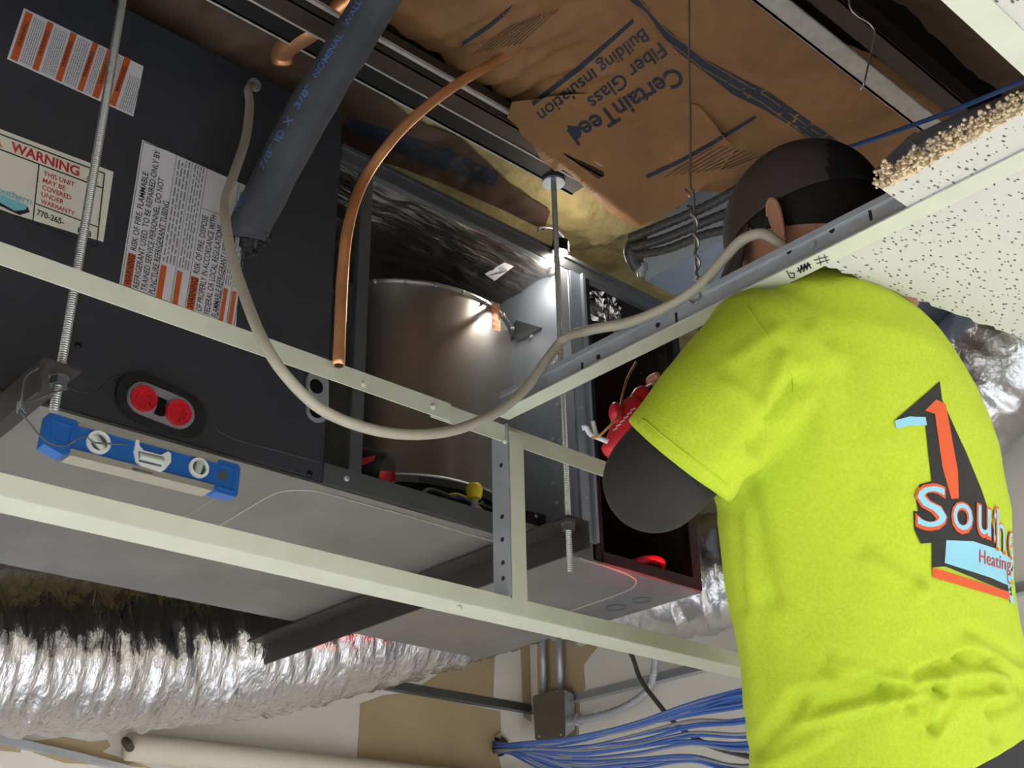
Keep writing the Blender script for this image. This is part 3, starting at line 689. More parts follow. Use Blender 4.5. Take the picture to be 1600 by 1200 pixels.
for seg in [[(.02, .18), (.13, .22), (.12, .82), (.03, .76)], ]: tube(b, [lp(*lq(s, t), YL - .0005) for s, t in seg + seg[:1]], .0012, 6)
tube(b, [lp(*lq(s, t), YL - .0005) for s, t in [(.90, .2), (.975, .22), (.97, .88), (.895, .84)]], .0014, 6)
obj('moulded_frame', b, M_bluel, lv)

# ================================================================== CEILING GRID
YW = 1.05
def rivets(par, pts, y, m=M_white):
    for u, v in pts: screw(u, v, y, par, m, .0036)
xj = py(703, 645, YW).x
b = nb(); box(b, -.5, xj, YW - .0015, YW, .6315, .6555); box(b, -.5, xj, YW, YW + .022, .654, .6555)
ua = obj('wall_angle_strip', b, M_white); label(ua, 'cream painted steel strip crossing the slate panel, lapped over the next strip', 'ceiling grid')
rivets(ua, [(568, 601), (676, 636)], YW - .0015)
b = nb(); box(b, xj - .03, 1.19, YW, YW + .0015, .6295, .6535); box(b, xj - .03, 1.19, YW + .0015, YW + .022, .652, .6535)
ub = obj('wall_angle_strip', b, M_white); label(ub, 'short cream steel strip that meets the long tee and ends behind the black elbow', 'ceiling grid')
rivets(ub, [(788, 690)], YW)
b = nb(); box(b, -.6, 2.0, YW - .0015, YW, .404, .4255, .0006); box(b, -.6, 2.0, YW, YW + .042, .404, .4055)
lw_ = obj('wall_angle_strip', b, M_white); label(lw_, 'lowest and longest cream steel angle running under the air handler to the lime shirt', 'ceiling grid')
rivets(lw_, [(717, 950)], YW - .0015)
for u, v in [(780, 969), (796, 972)]:
    c = pz(u, v, .404); b = nb(); tube(b, [c, c + V((0, 0, -.002))], .0036, 10); obj('screw', b, M_white, lw_)
# short upright tee
b = nb(); box(b, .9555, .9795, YW - .006, YW - .0045, .42, .645); 
st = thing('grid_tee', 'short upright cream tee joining the two long strips', 'ceiling grid', (.967, YW, .42)); obj('face_flange', b, M_white, st)
b = nb(); box(b, .9655, .967, YW - .0045, YW - .0016, .426, .645); box(b, .9505, .9555, YW - .006, YW + .0, .43, .655); 
b2 = nb(); prism(b2, [V((.953, YW - .005, .427)), V((.953, YW - .005, .655)), V((.953, YW + .026, .655)), V((.953, YW + .026, .427))], (.0015, 0, 0))
obj('web', b2, M_galv, st); b.free()
b = nb()
for z in (.45, .47, .5, .53, .6): tube(b, [V((.9522, YW + .008, z)), V((.9529, YW + .008, z))], .003, 8)
split_obj('web_hole', b, M_black, st)
# long tee with web
def tee_y(xc, y0, y1, z, text, half=.0125, web=.036):
    t = thing('grid_tee', text, 'ceiling grid', (xc, (y0 + y1) / 2, z))
    b = nb(); box(b, xc - half, xc + half, y0, y1, z, z + .0012); fl = obj('face_flange', b, M_white, t, text='cream painted face')
    b = nb(); box(b, xc - .0009, xc + .0009, y0, y1, z + .0012, z + web); box(b, xc - .0035, xc + .0035, y0, y1, z + web - .009, z + web, .001)
    box(b, xc - half, xc + half, y0, y1, z + .0012, z + .0022); wb = obj('web', b, M_galv, t, text='bare galvanized web'); return t, fl, wb
rt_, rfl, rwb = tee_y(.940, .262, YW - .008, G - .002, 'long ceiling tee running from upper right past the lime shirt, with marker scribble')
b = nb()
for u, v in [(1028, 508), (935, 558), (1233, 393), (1240 + 60, 360)]:
    c = pxx(u, v, .9388); tube(b, [c, c + V((-.0006, 0, 0))], .0032, 8)
for u, v in [(1057, 497), (910, 575), (1360, 335)]:
    c = pxx(u, v, .9388); box(b, c.x - .0006, c.x, c.y - .0015, c.y + .0015, c.z - .007, c.z + .007)
split_obj('web_hole', b, M_black, rwb)
for u, v in [(1270, 384), (1402, 315), (1488, 268)]:
    c = pxx(u, v, .9388); b = nb(); tube(b, [c, c + V((-.0025, 0, 0))], .0045, 10); obj('rivet', b, M_galv, rwb)
b = nb()
stroke2d(b, [(1229, 423), (1235, 434), (1241, 434), (1241, 427), (1234, 427)], 1.7); stroke2d(b, [(1247, 419), (1251, 426), (1252, 415), (1256, 424), (1257, 413), (1261, 421), (1262, 411), (1267, 419)], 2.4)
stroke2d(b, [(1246, 424), (1266, 413)], 2); stroke2d(b, [(1272, 407), (1293, 401)], 1.2); stroke2d(b, [(1276, 412), (1296, 406)], 1.2); stroke2d(b, [(1279, 400), (1283, 414)], 1.2); stroke2d(b, [(1288, 398), (1293, 411)], 1.2)
throw('marker_scribble', b, lambda u, v: pz(u, v, G - .0026), M_txt, rfl, smooth=False)
t = thing('grid_tee', 'cream ceiling tee crossing the upper right corner of the picture', 'ceiling grid', (.6, .267, G - .002))
b = nb(); box(b, -.4, 1.58, .254, .279, G - .002, G - .0008); obj('face_flange', b, M_white, t); b = nb(); box(b, -.4, 1.58, .2655, .2675, G - .0008, G + .034); obj('web', b, M_galv, t)
# ceiling tiles
def jag(p0, p1, n, amp, seed):
    out = []
    for k in range(n + 1):
        q = p0.lerp(p1, k / n); q = q + V((noise.noise(V((k * .7, seed, 0))) * amp, noise.noise(V((k * .9, seed, 5))) * amp, 0)); out.append(q)
    return out
ZT_ = G + .0008
e = jag(pz(1286, 414, ZT_), pz(1660, 552, ZT_), 40, .006, 3); b = nb()
prism(b, [V((.9415, .28, ZT_))] + [V((.9415, e[0].y, ZT_))] + e + [V((1.56, e[-1].y, ZT_)), V((1.56, .28, ZT_))], (0, 0, .015))
b.normal_update()
for f in b.faces:
    if abs(f.normal.z) < .5: f.material_index = 1
o = obj('ceiling_tile', b, [M_tile, M_tileb]); label(o, 'pitted white ceiling tile with ragged cut edge above the shoulder of the lime shirt', 'ceiling tile')
# broken remnant lying on the long tee
e = jag(pz(1378, 296, ZT_), pz(1640, 150, ZT_), 60, .011, 8); b = nb()
low = [V((.934, y, ZT_)) for y in (.29, e[0].y)]
prism(b, [low[0], low[1]] + e + [V((e[-1].x, .29, ZT_))], (0, 0, .017))
b.normal_update()
for f in b.faces:
    if abs(f.normal.z) < .5: f.material_index = 1
for k in range(700):
    q = e[random.randrange(len(e) - 6)] + V((random.uniform(-.009, .003), random.uniform(-.005, .005), random.uniform(0, .017)))
    bmesh.ops.create_icosphere(b, subdivisions=1, radius=random.uniform(.0009, .0024), matrix=Matrix.Translation(q))
for f in b.faces:
    if len(f.verts) == 3 and f.calc_area() < 4e-5: f.material_index = 1
o = obj('broken_ceiling_tile', b, [M_tile, M_tileb]); label(o, 'broken strip of ceiling tile with a crumbling beige edge lying on the long tee', 'ceiling tile')
b = nb(); box(b, .30, 1.59, -.35, .262, G, G + .015); o = obj('ceiling_tile', b, M_tile); label(o, 'pitted white ceiling tile in the extreme upper right corner', 'ceiling tile')

# ================================================================== PIPES AND CORDS
path = [py(396, 134, YF), py(388, 140, 1.235), py(390, 165, 1.22), py(384, 215, 1.19), py(368, 265, 1.15), py(353, 310, 1.12), py(353, 350, 1.09), py(365, 410, 1.06), py(385, 470, 1.03), py(410, 530, 1.0), py(445, 585, .985), py(500, 638, .98), py(570, 668, .98), py(640, 679, .98), py(710, 672, .98), py(775, 645, .975), py(820, 608, .965), py(856, 560, .95), py(885, 527, .93), pxx(925, 515, .92), pxx(985, 503, .925), pxx(1045, 478, .93), pxx(1092, 447, .935), pxx(1130, 405, .945), pxx(1158, 376, .952), pxx(1188, 365, .958), pxx(1212, 376, .964), pxx(1238, 400, .97), pxx(1262, 440, .975)]
b = nb(); tube(b, catmull(path, 8), .0062, 14); cord = obj('power_cord', b, M_cord, smooth='all'); label(cord, 'beige grey cord looping from the slate panel down and over the long tee', 'cord')
b = nb(); c = py(396, 134, YF); tube(b, [c + V((0, -.0005, 0)), c + V((0, -.006, 0))], [.0105, .0095], 16); obj('cord_grommet', b, M_greyp, ah)
# foam covered pipe
fp = [py(388, 372, 1.20), py(393, 348, 1.19), py(425, 285, 1.155), py(462, 212, 1.11), py(500, 145, 1.07), py(540, 80, 1.03), py(582, 10, .985), py(625, -65, .92), py(668, -150, .86)]
fpc = catmull(fp, 8); b = nb()
rs_ = [.0265 + .0022 * noise.noise(V((i * .15, 3, 0))) + .002 * min(1, i / 30) for i in range(len(fpc))]
tube(b, fpc, rs_, 40, rf=lambda i, a: .0012 * noise.noise(V((i * .2, math.cos(a) * 2, math.sin(a) * 2))) + (.003 * noise.noise(V((a * 3, 7, 1))) if i < 2 else 0))
pf = thing('insulated_pipe', 'thick black foam covered pipe with blue print slanting up from the slate panel', 'pipe', tuple(fpc[0])); foam = obj('foam_sleeve', b, M_foam, pf, smooth='all')
b = nb(); tube(b, [fpc[0] - (fpc[4] - fpc[0]).normalized() * .012, fpc[2]], .011, 16); obj('inner_pipe', b, M_black, pf)
b = nb()
for k in range(26):
    q = fpc[0] + V((random.uniform(-.02, .022), random.uniform(-.02, .02), random.uniform(-.012, .004))); bmesh.ops.create_icosphere(b, subdivisions=1, radius=random.uniform(.003, .007), matrix=Matrix.Translation(q))
obj('torn_foam', b, M_black, pf)
fc = caster([foam], .0006); b = nb()
for s_, p0, p1, up in [('7/8"', (411, 266), (430, 230), (-8, -5)), ('ID', (436, 222), (446, 206), (-9, -5)), ('X', (450, 199), (459, 186), (-9, -6)), ('3/8"', (466, 171), (488, 135), (-8, -5)), ('NOMINAL', (495, 122), (537, 55), (-8, -5)), ('WALL', (543, 42), (566, 2), (-8, -4)), ('NO', (372, 330), (386, 300), (-7, -4))]:
    text2d(b, s_, p0, p1, up, bold=.012)
throw('blue_print', b, fc, M_ink2, pf, 3)
# copper pipes
cp = catmull([py(529, 571, 1.032), py(532, 500, 1.035), py(536, 420, 1.04), py(545, 350, 1.05), pz(568, 283, .95), pz(610, 222, 1.01), pz(660, 172, 1.07), pz(720, 128, 1.14), pz(782, 92, 1.222), pz(830, 66, 1.262)], 10)
b = nb(); tube(b, cp, [.0071 + .0004 * noise.noise(V((i * .2, 0, 0))) for i in range(len(cp))], 20); o = obj('copper_pipe', b, M_copper, smooth='all'); label(o, 'bright bent copper tube with an open cut end, in front of the open blower bay', 'pipe')
b = nb(); tube(b, [cp[0] - V((0, 0, .0006)), cp[0] + V((0, 0, .001))], .0052, 16); obj('cut_end', b, M_black, o)
cp = catmull([py(441, 98, 1.205), py(441, 84, 1.195), py(452, 70, 1.17), py(490, 45, 1.12), py(530, 16, 1.08), py(590, -30, 1.02), py(640, -70, .98)], 8)
b = nb(); tube(b, cp, .0155, 24); o = obj('copper_pipe', b, M_copper, smooth='all'); label(o, 'thick dull copper tube behind the foam covered pipe', 'pipe')
# hanger wire
hw = catmull([pxx(1077, -60, .93), pxx(1077, 100, .935), pxx(1079, 200, .937), pxx(1079, 290, .94), pxx(1084, 305, .94), pxx(1087, 400, .94), pxx(1090, 440, .94), pxx(1094, 462, .936), pxx(1086, 474, .934), pxx(1076, 468, .937)], 6)
b = nb(); tube(b, hw, .0014, 8)
ax0, ax1 = pxx(1084, 322, .94), pxx(1092, 448, .94)
tw = [ax0.lerp(ax1, k / 60) + V((.0026 * math.cos(k * .42), .0026 * math.sin(k * .42), 0)) for k in range(61)]
tube(b, [pxx(1072, 296, .94), pxx(1078, 308, .94)], .0016, 8); tube(b, [pxx(1074, 322, .94)] + tw, .0017, 8)
o = obj('hanger_wire', b, M_rod, smooth='all'); label(o, 'thin hanger wire twisted at its lower end and hooked through the long tee', 'wire')
b = nb(); tube(b, catmull([pt(1327, -20, 1.52), pt(1328, 10, 1.52), pt(1340, 25, 1.52), pt(1360, 38, 1.52), pt(1367, 55, 1.52), pt(1358, 95, 1.52), pt(1350, 130, 1.52), pt(1345, 140, 1.53)], 6), .0014, 8)
o = obj('loose_wire', b, M_rod, smooth='all'); label(o, 'loose curled wire dangling before the pale flanged joist', 'wire')
b = nb(); tube(b, catmull([pt(1200, 262, 1.66), pt(1310, 235, 1.62), pt(1400, 205, 1.58), pt(1500, 168, 1.53), pt(1600, 126, 1.48), pt(1700, 85, 1.43)], 6), .0031, 10)
o = obj('data_cable', b, M_cblue, smooth='all'); label(o, 'single blue cable crossing the opening above the black cap', 'cable')
cd = catmull([pt(1330, 312, 1.55), pt(1372, 280, 1.55), pt(1405, 245, 1.55), pt(1430, 226, 1.55), pt(1478, 202, 1.55), pt(1545, 174, 1.55), pt(1650, 130, 1.55)], 8)
t = thing('conduit', 'silver electrical conduit with a coupling beside the broken ceiling tile', 'conduit', tuple(cd[0])); b = nb(); tube(b, cd, .0115, 16); obj('conduit_tube', b, M_galv, t, smooth='all')
b = nb(); tube(b, [pt(1424, 231, 1.55), pt(1438, 221, 1.55)], .0145, 16); obj('coupling', b, M_galv, t); b = nb(); c = pt(1431, 228, 1.53); bmesh.ops.create_icosphere(b, subdivisions=2, radius=.005, matrix=Matrix.Translation(c)); obj('coupling_screw', b, M_galv, t)

# ================================================================== GREY DUCT, HOSES
t = thing('sheet_metal_duct', 'blue grey sheet metal duct behind the head in the cap', 'duct', (1.9, 1.07, 1.185))
b = nb(); box(b, 1.501, WX - .01, .885, 1.2545, 1.1855, 1.318, .002); obj('duct_body', b, M_duct, t)
b = nb(); box(b, 1.56, 1.572, .90, 1.19, 1.1825, 1.1855); box(b, 1.62, 1.632, .94, 1.14, 1.1805, 1.1855); split_obj('duct_seam', b, M_galv, t)
for i, (v0, v1, r) in enumerate([(372, 292, .007), (388, 322, .007), (400, 350, .006)]):
    b = nb(); p_ = catmull([pt(985, v0, 1.84), pt(1040, v0 - 22 + i * 6, 1.8), pt(1100, (v0 + v1) / 2 - 8, 1.76), pt(1160, v1, 1.72), pt(1240, v1 - 45, 1.70)], 10)
    tube(b, p_, r, 12, rf=lambda k, a: .0008 * (k % 2)); o = obj('flexible_conduit', b, M_hose, smooth=False)
    label(o, ['upper dark flexible conduit running behind the cap', 'middle dark flexible conduit running behind the cap', 'lowest and thinnest dark flexible conduit running behind the cap'][i], 'conduit')
t = thing('conduit_elbow', 'black elbow fitting with a bright connector left of the twisted wire', 'fitting', tuple(pt(1000, 430, 1.84)))
b = nb(); tube(b, catmull([pt(1004, 374, 1.86), pt(992, 380, 1.85), pt(986, 394, 1.84), pt(992, 410, 1.84), pt(999, 418, 1.84)], 6), .0115, 16); obj('elbow', b, M_hose, t, smooth='all')
b = nb(); tube(b, [pt(1000, 412, 1.84), pt(1002, 424, 1.84)], .011, 12); tube(b, [pt(1002, 424, 1.84), pt(1003, 432, 1.84)], .007, 12); obj('connector', b, M_galv, t)
# work lamp on the unit
t = thing('work_lamp', 'small lit LED work lamp on the top rail of the air handler', 'lamp', tuple(LED - V((0, 0, .03))))
bm_ = nb(); tube(bm_, [LED + V((0, -.006, .024)), LED + V((0, -.004, .002))], [.014, .016], 18); tube(bm_, [V((1.278, 1.262, 1.126)), V((1.278, 1.285, 1.126))], .006, 10); obj('lamp_housing', bm_, M_blackm, t, smooth=True)
b = nb(); tube(b, [LED + V((0, -.004, .002)), LED + V((0, -.004, 0))], .0125, 18); obj('lamp_lens', b, M_lampw, t)
b = nb(); tube(b, catmull([LED + V((-.05, -.002, .022)), LED + V((-.045, -.002, .035)), LED + V((-.01, -.004, .046)), LED + V((.016, -.004, .03)), LED + V((.014, -.004, .02))], 6), .002, 8); obj('lamp_hook', b, M_galv, t)

# ================================================================== FLEX DUCTS
def flex(name, text, pts, r, n=14, seed=1, m=M_silver, seg=110, amp=.010, rib=70):
    c = catmull(pts, n); b = nb()
    def rf(i, a):
        x = i * .22
        return amp * noise.noise(V((x * 1.6, math.cos(a) * 1.6, math.sin(a) * 1.6 + seed))) + amp * .55 * noise.noise(V((i * 1.3, math.cos(a) * 3, math.sin(a) * 3 + seed))) + .0025 * math.sin(i * 2.1)
    tube(b, c, r, seg, rf=rf); o = obj(name, b, m, smooth='all'); label(o, text, 'duct'); return o
flex('flexible_duct', 'big crinkled silver flexible duct sagging below the slate panel at lower left', [pt(-420, 960, 1.92), pt(-150, 1010, 2.03), pt(60, 1020, 2.16), pt(260, 1018, 2.32), pt(440, 1000, 2.45), pt(600, 965, 2.6), pt(760, 925, 2.75), pt(900, 885, 2.88), pt(1010, 840, 2.98)], .142, 26, 1)
flex('flexible_duct', 'silver foil wrapped duct between the air handler end and the lime shirt', [pt(860, 905, 2.62), pt(960, 915, 2.6), pt(1080, 900, 2.55), pt(1240, 860, 2.5), pt(1420, 720, 2.4), pt(1560, 560, 2.3), pt(1750, 400, 2.2)], .125, 20, 4, M_wrap, 90, .012)
# ================================================================== WALL SERVICES
jb = thing('junction_box', 'square steel junction box on the wall corner beside the cable bundle', 'electrical box', tuple(pxx(860, 1150, WX - .03)))
q0 = [pxx(u, v, WX - .045) for u, v in [(834, 1088), (879, 1076), (882, 1153), (837, 1155)]]
b = nb(); prism(b, q0, (.04, -.0, 0)); obj('box_body', b, M_steelbox, jb)
q1 = [pxx(u, v, WX - .047) for u, v in [(832, 1089), (836, 1086), (878, 1076), (881, 1080), (883, 1150), (880, 1154), (840, 1157), (836, 1154)]]
b = nb(); prism(b, q1, (.002, 0, 0)); obj('cover_plate', b, M_steelbox, jb)
b = nb()
for u, v in [(842, 1151), (876, 1148), (870, 1080)]: c = pxx(u, v, WX - .049); tube(b, [c, c + V((.002, 0, 0))], .003, 8)
split_obj('cover_screw', b, M_galv, jb)
b = nb(); prism(b, [py(u, v, q0[1].y - .002) for u, v in [(881, 1078), (897, 1086), (897, 1140), (882, 1152)]], (0, -.002, 0)); obj('box_side', b, M_galv, jb)
for i, (u0, u1) in enumerate([(846, 850), (872, 876)]):
    b = nb(); tube(b, [pxx(u1, 1082, WX - .02), pxx(u0, 940, WX - .02)], .0095, 12); o = obj('conduit', b, M_galv, smooth='all'); label(o, ['left of two steel conduits rising from the junction box', 'right of two steel conduits rising from the junction box'][i], 'conduit')
b = nb(); tube(b, catmull([pxx(896, 1126, WX - .03), pxx(930, 1120, WX - .03), pxx(975, 1105, WX - .03), pxx(1010, 1080, WX - .035), pxx(1022, 1050, WX - .05), pxx(1022, 1020, WX - .08), pxx(1005, 985, WX - .1), pxx(985, 968, WX - .1)], 12), .0085, 12, rf=lambda k, a: .0012 * (k % 2)); o = obj('armored_cable', b, M_galv); label(o, 'ribbed silver armored cable curving up from the junction box', 'cable')
b = nb(); tube(b, [pxx(884, 1128, WX - .03), pxx(900, 1125, WX - .03)], .013, 12); tube(b, [pxx(902, 1125, WX - .03), pxx(906, 1124, WX - .03)], .016, 12); obj('cable_connector', b, M_galv, o)
b = nb(); tube(b, catmull([pxx(950, 970, WX - .12), pxx(985, 1020, WX - .13), pxx(1000, 1060, WX - .14), pxx(1025, 1095, WX - .16), pxx(1060, 1135, WX - .2), pxx(1110, 1165, WX - .25), pxx(1180, 1185, WX - .3)], 8), .0055, 10); o = obj('grey_cable', b, M_hose, smooth='all'); label(o, 'dark grey cable crossing in front of the armored cable and blue bundle', 'cable')
b = nb(); tube(b, [py(200, 1166, WY - .04), py(640, 1212, WY - .04), py(900, 1240, WY - .04)], .028, 20); o = obj('wall_pipe', b, mat('cream_pipe', (212, 200, 180), .6), smooth='all'); label(o, 'cream horizontal pipe along the wall below the big silver duct', 'pipe')
b = nb(); tube(b, [py(196, 1158, WY - .03), py(203, 1168, WY - .10)], .009, 10); obj('pipe_end_clip', b, M_joist, o)
# data cable bundle
hole = py(779, 1168, WY - .01); random.seed(11)
CL = [0, .03, .06, .2, .34, .42, .6, .66, .85, .95]
for k in range(34):
    grey = k % 4 == 3; f = min(1, max(0, CL[k * 10 // 34] + random.uniform(-.03, .03))); f2 = random.random()
    ye = 1086 + 190 * (f ** .8) + random.uniform(-6, 6); sag = 6 + 30 * f2 * f
    t0, t1 = 2.85 - .1 * f2, 1.85 + .2 * f2
    pts = [hole + V((random.uniform(-.014, .014), .006, random.uniform(-.014, .014))), pt(825, 1164 + 24 * f + random.uniform(-5, 5), 2.82), pt(900, 1152 + 62 * f + random.uniform(-4, 4) + sag * .3, 2.6), pt(990, 1128 + 95 * f + sag * .5 + random.uniform(-4, 4), 2.4), pt(1080, 1102 + 135 * f + random.uniform(-5, 5), 2.2), pt(1180, ye - 15, 2.05), pt(1330, ye - 60, t1)]
    b = nb(); tube(b, catmull(pts, 6), .0030, 6); o = obj('data_cable', b, M_cgrey if grey else M_cblue, smooth='all')
    label(o, 'thin grey data cable among the blue bundle from the wall hole' if grey else 'blue data cable of the bundle fanning out from the wall hole', 'cable', 'grey data cables in the bundle' if grey else 'blue data cables in the bundle')
# red lamp out of view below
t = thing('red_lamp', 'small red lamp below the end of the air handler, hidden behind the lime shirt', 'lamp', tuple(RED - V((0, 0, .06))))
b = nb(); tube(b, [RED + V((0, 0, -.06)), RED + V((0, 0, -.004))], .02, 14); obj('lamp_body', b, M_black, t); b = nb(); tube(b, [RED + V((0, 0, -.004)), RED], .016, 14); obj('lamp_lens', b, M_redled, t)

# ================================================================== THE TECHNICIAN
person = thing('person', 'person in lime T-shirt, black sleeves and dark cap, reaching into the air handler', 'person', tuple(V((1.2, .72, -1.0))))
def bm_ell(bm, c, axes, rads, seg=24):
    g = bmesh.ops.create_uvsphere(bm, u_segments=seg, v_segments=seg // 2, radius=1)
    for v in g['verts']: p = v.co.copy(); v.co = c + axes[0] * p.x * rads[0] + axes[1] * p.y * rads[1] + axes[2] * p.z * rads[2]
def loft(bm, rings, cap=True):
    R_ = [[bm.verts.new(p) for p in r] for r in rings]; n = len(R_[0])
    for a, c in zip(R_, R_[1:]):
        for k in range(n): bm.faces.new((a[k], a[(k + 1) % n], c[(k + 1) % n], c[k]))
    if cap: bm.faces.new(R_[0][::-1]); bm.faces.new(R_[-1])
def chain(bm, pts, rs, seg=20, n=6, flat=False):
    c = catmull(pts, n); m = len(c) - 1; rr = []
    for i in range(m + 1):
        x = i / m * (len(rs) - 1); k = min(int(x), len(rs) - 2); rr.append(rs[k] + (rs[k + 1] - rs[k]) * (x - k))
    tube(bm, c, rr, seg)
    if not flat: bm_ell(bm, c[0], (V((1, 0, 0)), V((0, 1, 0)), V((0, 0, 1))), (rr[0],) * 3, 16)
    if flat != True: bm_ell(bm, c[-1], (V((1, 0, 0)), V((0, 1, 0)), V((0, 0, 1))), (rr[-1],) * 3, 16)
def fuse(bm, voxel, smooth_it=6):
    """one continuous skin from overlapping closed forms"""
    me = bpy.data.meshes.new('tmp'); bm.to_mesh(me); bm.free(); o = bpy.data.objects.new('tmp', me); COL.objects.link(o)
    m = o.modifiers.new('r', 'REMESH'); m.mode = 'VOXEL'; m.voxel_size = voxel
    s = o.modifiers.new('s', 'SMOOTH'); s.factor = .5; s.iterations = smooth_it
    bpy.context.view_layer.update(); me2 = bpy.data.meshes.new_from_object(o.evaluated_get(bpy.context.evaluated_depsgraph_get()))
    b = nb(); b.from_mesh(me2); bpy.data.objects.remove(o); bpy.data.meshes.remove(me); bpy.data.meshes.remove(me2); return b
SAX = (rh * .625 + fh * .78).normalized(); FAX = (-rh * .78 + fh * .625).normalized()   # shoulder axis (to his right), facing
def ring(u, v, t, hw, grow=0, n=48, sq=2.3, dx=0):
    c = pt(u, v, t); k = (hw * t / FPX) / .171; A = .22 * k + grow; B = .135 * k + grow; out = []
    for i in range(n):
        a = 2 * math.pi * i / n; ca, sa = math.cos(a), math.sin(a)
        out.append(c + SAX * A * math.copysign(abs(ca) ** (2 / sq), ca) + FAX * B * math.copysign(abs(sa) ** (2 / sq), sa))
    return out
TORSO = [(1432, 1420, 255), (1420, 1330, 250), (1406, 1200, 238), (1388, 1060, 233), (1365, 920, 236), (1356, 800, 238), (1350, 700, 226), (1340, 620, 208), (1322, 550, 180), (1300, 495, 142), (1282, 460, 98), (1270, 430, 62)]
TT = [1.40] * 5 + [1.39, 1.38, 1.375, 1.38, 1.41, 1.45, 1.48]
# joints
SHL = pt(1205, 575, 1.285); ARM1 = pt(1125, 640, 1.25); HEM = pt(1062, 712, 1.225); ELB = pt(1021, 753, 1.225)
WRI = pt(1068, 712, 1.44)
SHR = pt(1385, 610, 1.50); ELR = pt(1290, 640, 1.72); WRR = pt(1150, 640, 1.70)
HC = pt(1262, 366, 1.46)
hf = (-rh * .62 + fh * .76 - ZU * .22).normalized(); hl = ZU.cross(hf).normalized(); hu = hf.cross(hl).normalized()
hu = (hu + hl * .05).normalized(); hl = hu.cross(hf).normalized()
def H(f, l_, u): return HC + hf * f + hl * l_ + hu * u
PEL = pt(1432, 1420, 1.42) - ZU * .02
HIPL = PEL - SAX * .085 - ZU * .06; HIPR = PEL + SAX * .085 - ZU * .06
FOOTZ = -.98
def leg(hip, s): return [hip, hip + FAX * .03 - ZU * (.45 * (hip.z - FOOTZ)), V((hip.x, hip.y, FOOTZ + .08)) + SAX * s * .02]
# --- body (one skin)
b = nb()
loft(b, [ring(u, v, t, hw, -.026) for (u, v, hw), t in zip(TORSO, TT)])
bm_ell(b, HC + hu * .005, (hf, hl, hu), (.096, .074, .108)); bm_ell(b, H(.048, 0, -.072), (hf, hl, hu), (.048, .048, .048)); bm_ell(b, H(-.01, 0, -.05), (hf, hl, hu), (.07, .06, .06))
bm_ell(b, H(.102, 0, -.035), (hf, hl, hu), (.018, .012, .02)); bm_ell(b, H(.098, 0, -.07), (hf, hl, hu), (.012, .022, .008)); bm_ell(b, H(.09, 0, .002), (hf, hl, hu), (.014, .05, .008))
chain(b, [H(-.022, 0, -.055), H(-.045, 0, -.12), pt(1288, 470, 1.37)], [.052, .056, .066])
chain(b, [SHL, ARM1, ELB + (ARM1 - ELB) * .1, ELB], [.058, .05, .044, .040]); chain(b, [ELB, (ELB + WRI) / 2 + ZU * .01, WRI], [.040, .036, .026])
chain(b, [SHR, ELR], [.055, .044]); chain(b, [ELR, (ELR + WRR) / 2, WRR], [.043, .036, .026])
for hip, s in ((HIPL, -1), (HIPR, 1)):
    L_ = leg(hip, s); chain(b, L_, [.085, .058, .04], 20)
body = obj('body', fuse(b, .0075, 4), M_skin, person, smooth='all')
# hands: palm, four unequal fingers and a thumb curled on what they hold
def hand(w_, tip_dir, palm_n, side, name):
    b = nb(); d = tip_dir.normalized(); n = (palm_n - d * palm_n.dot(d)).normalized(); s = d.cross(n).normalized() * side
    pc = w_ + d * .045
    bm_ell(b, pc, (d, s, n), (.052, .040, .016), 20)
    for i, (off, L_, r) in enumerate([(-.030, .062, .0078), (-.010, .074, .0085), (.011, .078, .0088), (.031, .070, .0086)]):
        p0 = pc + d * .038 + s * off; p1 = p0 + d * L_ * .42 + n * .012; p2 = p1 + d * L_ * .22 + n * L_ * .30; p3 = p2 - d * L_ * .12 + n * L_ * .26
        chain(b, [p0 - d * .02, p0, p1, p2, p3], [r * 1.1, r * 1.05, r, r * .9, r * .75], 12, 4)
    t0 = pc - d * .02 + s * .030; chain(b, [t0, t0 + s * .022 + d * .018 + n * .01, t0 + s * .02 + d * .04 + n * .026, t0 + s * .006 + d * .055 + n * .034], [.013, .0115, .0098, .0085], 12, 4)
    chain(b, [w_ - d * .02, w_ + d * .02], [.024, .024], 16)
    return obj(name, fuse(b, .0032, 3), M_skin, person, smooth='all')
TA, TB = pt(954, 712, 1.51), pt(999, 628, 1.545)
hand(WRI, (pt(1052, 672, 1.56) - WRI), -rh + fh * .3, 1, 'hand')
hand(WRR, (pt(1060, 640, 1.70) - WRR), -fh, -1, 'hand')
# ear
b = nb(); ec = H(-.004, .078, -.022)
el = [(0, .030), (.010, .029), (.017, .021), (.018, .010), (.014, -.004), (.008, -.018), (.002, -.030), (-.005, -.032), (-.008, -.022), (-.008, 0), (-.008, .018)]
ea = (hf * -.85 + hl * .5).normalized(); en = ea.cross(hu)
bm_ell(b, ec + ea * .007 + hu * .002, (ea, en, hu), (.0135, .0045, .029), 20)
tube(b, catmull([ec + ea * (x + .001) + hu * y * .93 for x, y in [(-.004, .020), (.006, .030), (.016, .027), (.021, .014), (.019, 0), (.013, -.014), (.005, -.028)]], 5), .0034, 8)
bm_ell(b, ec + hu * -.027 + ea * .004, (ea, en, hu), (.0075, .0042, .009), 12)
obj('ear', b, M_skin, person, smooth='all')
b = nb(); bmesh.ops.create_icosphere(b, subdivisions=2, radius=.0024, matrix=Matrix.Translation(ec + hu * -.028 + hl * .010)); obj('earring', b, M_rod, person, smooth='all', text='small bright ear stud')
b = nb(); ec2 = H(-.004, -.078, -.022); prism(b, [ec2 + hf * (-x) + hu * y - hl * (.001 + max(0, x) * .6) for x, y in el], -hl * .006); obj('ear', b, M_skin, person, smooth='all')
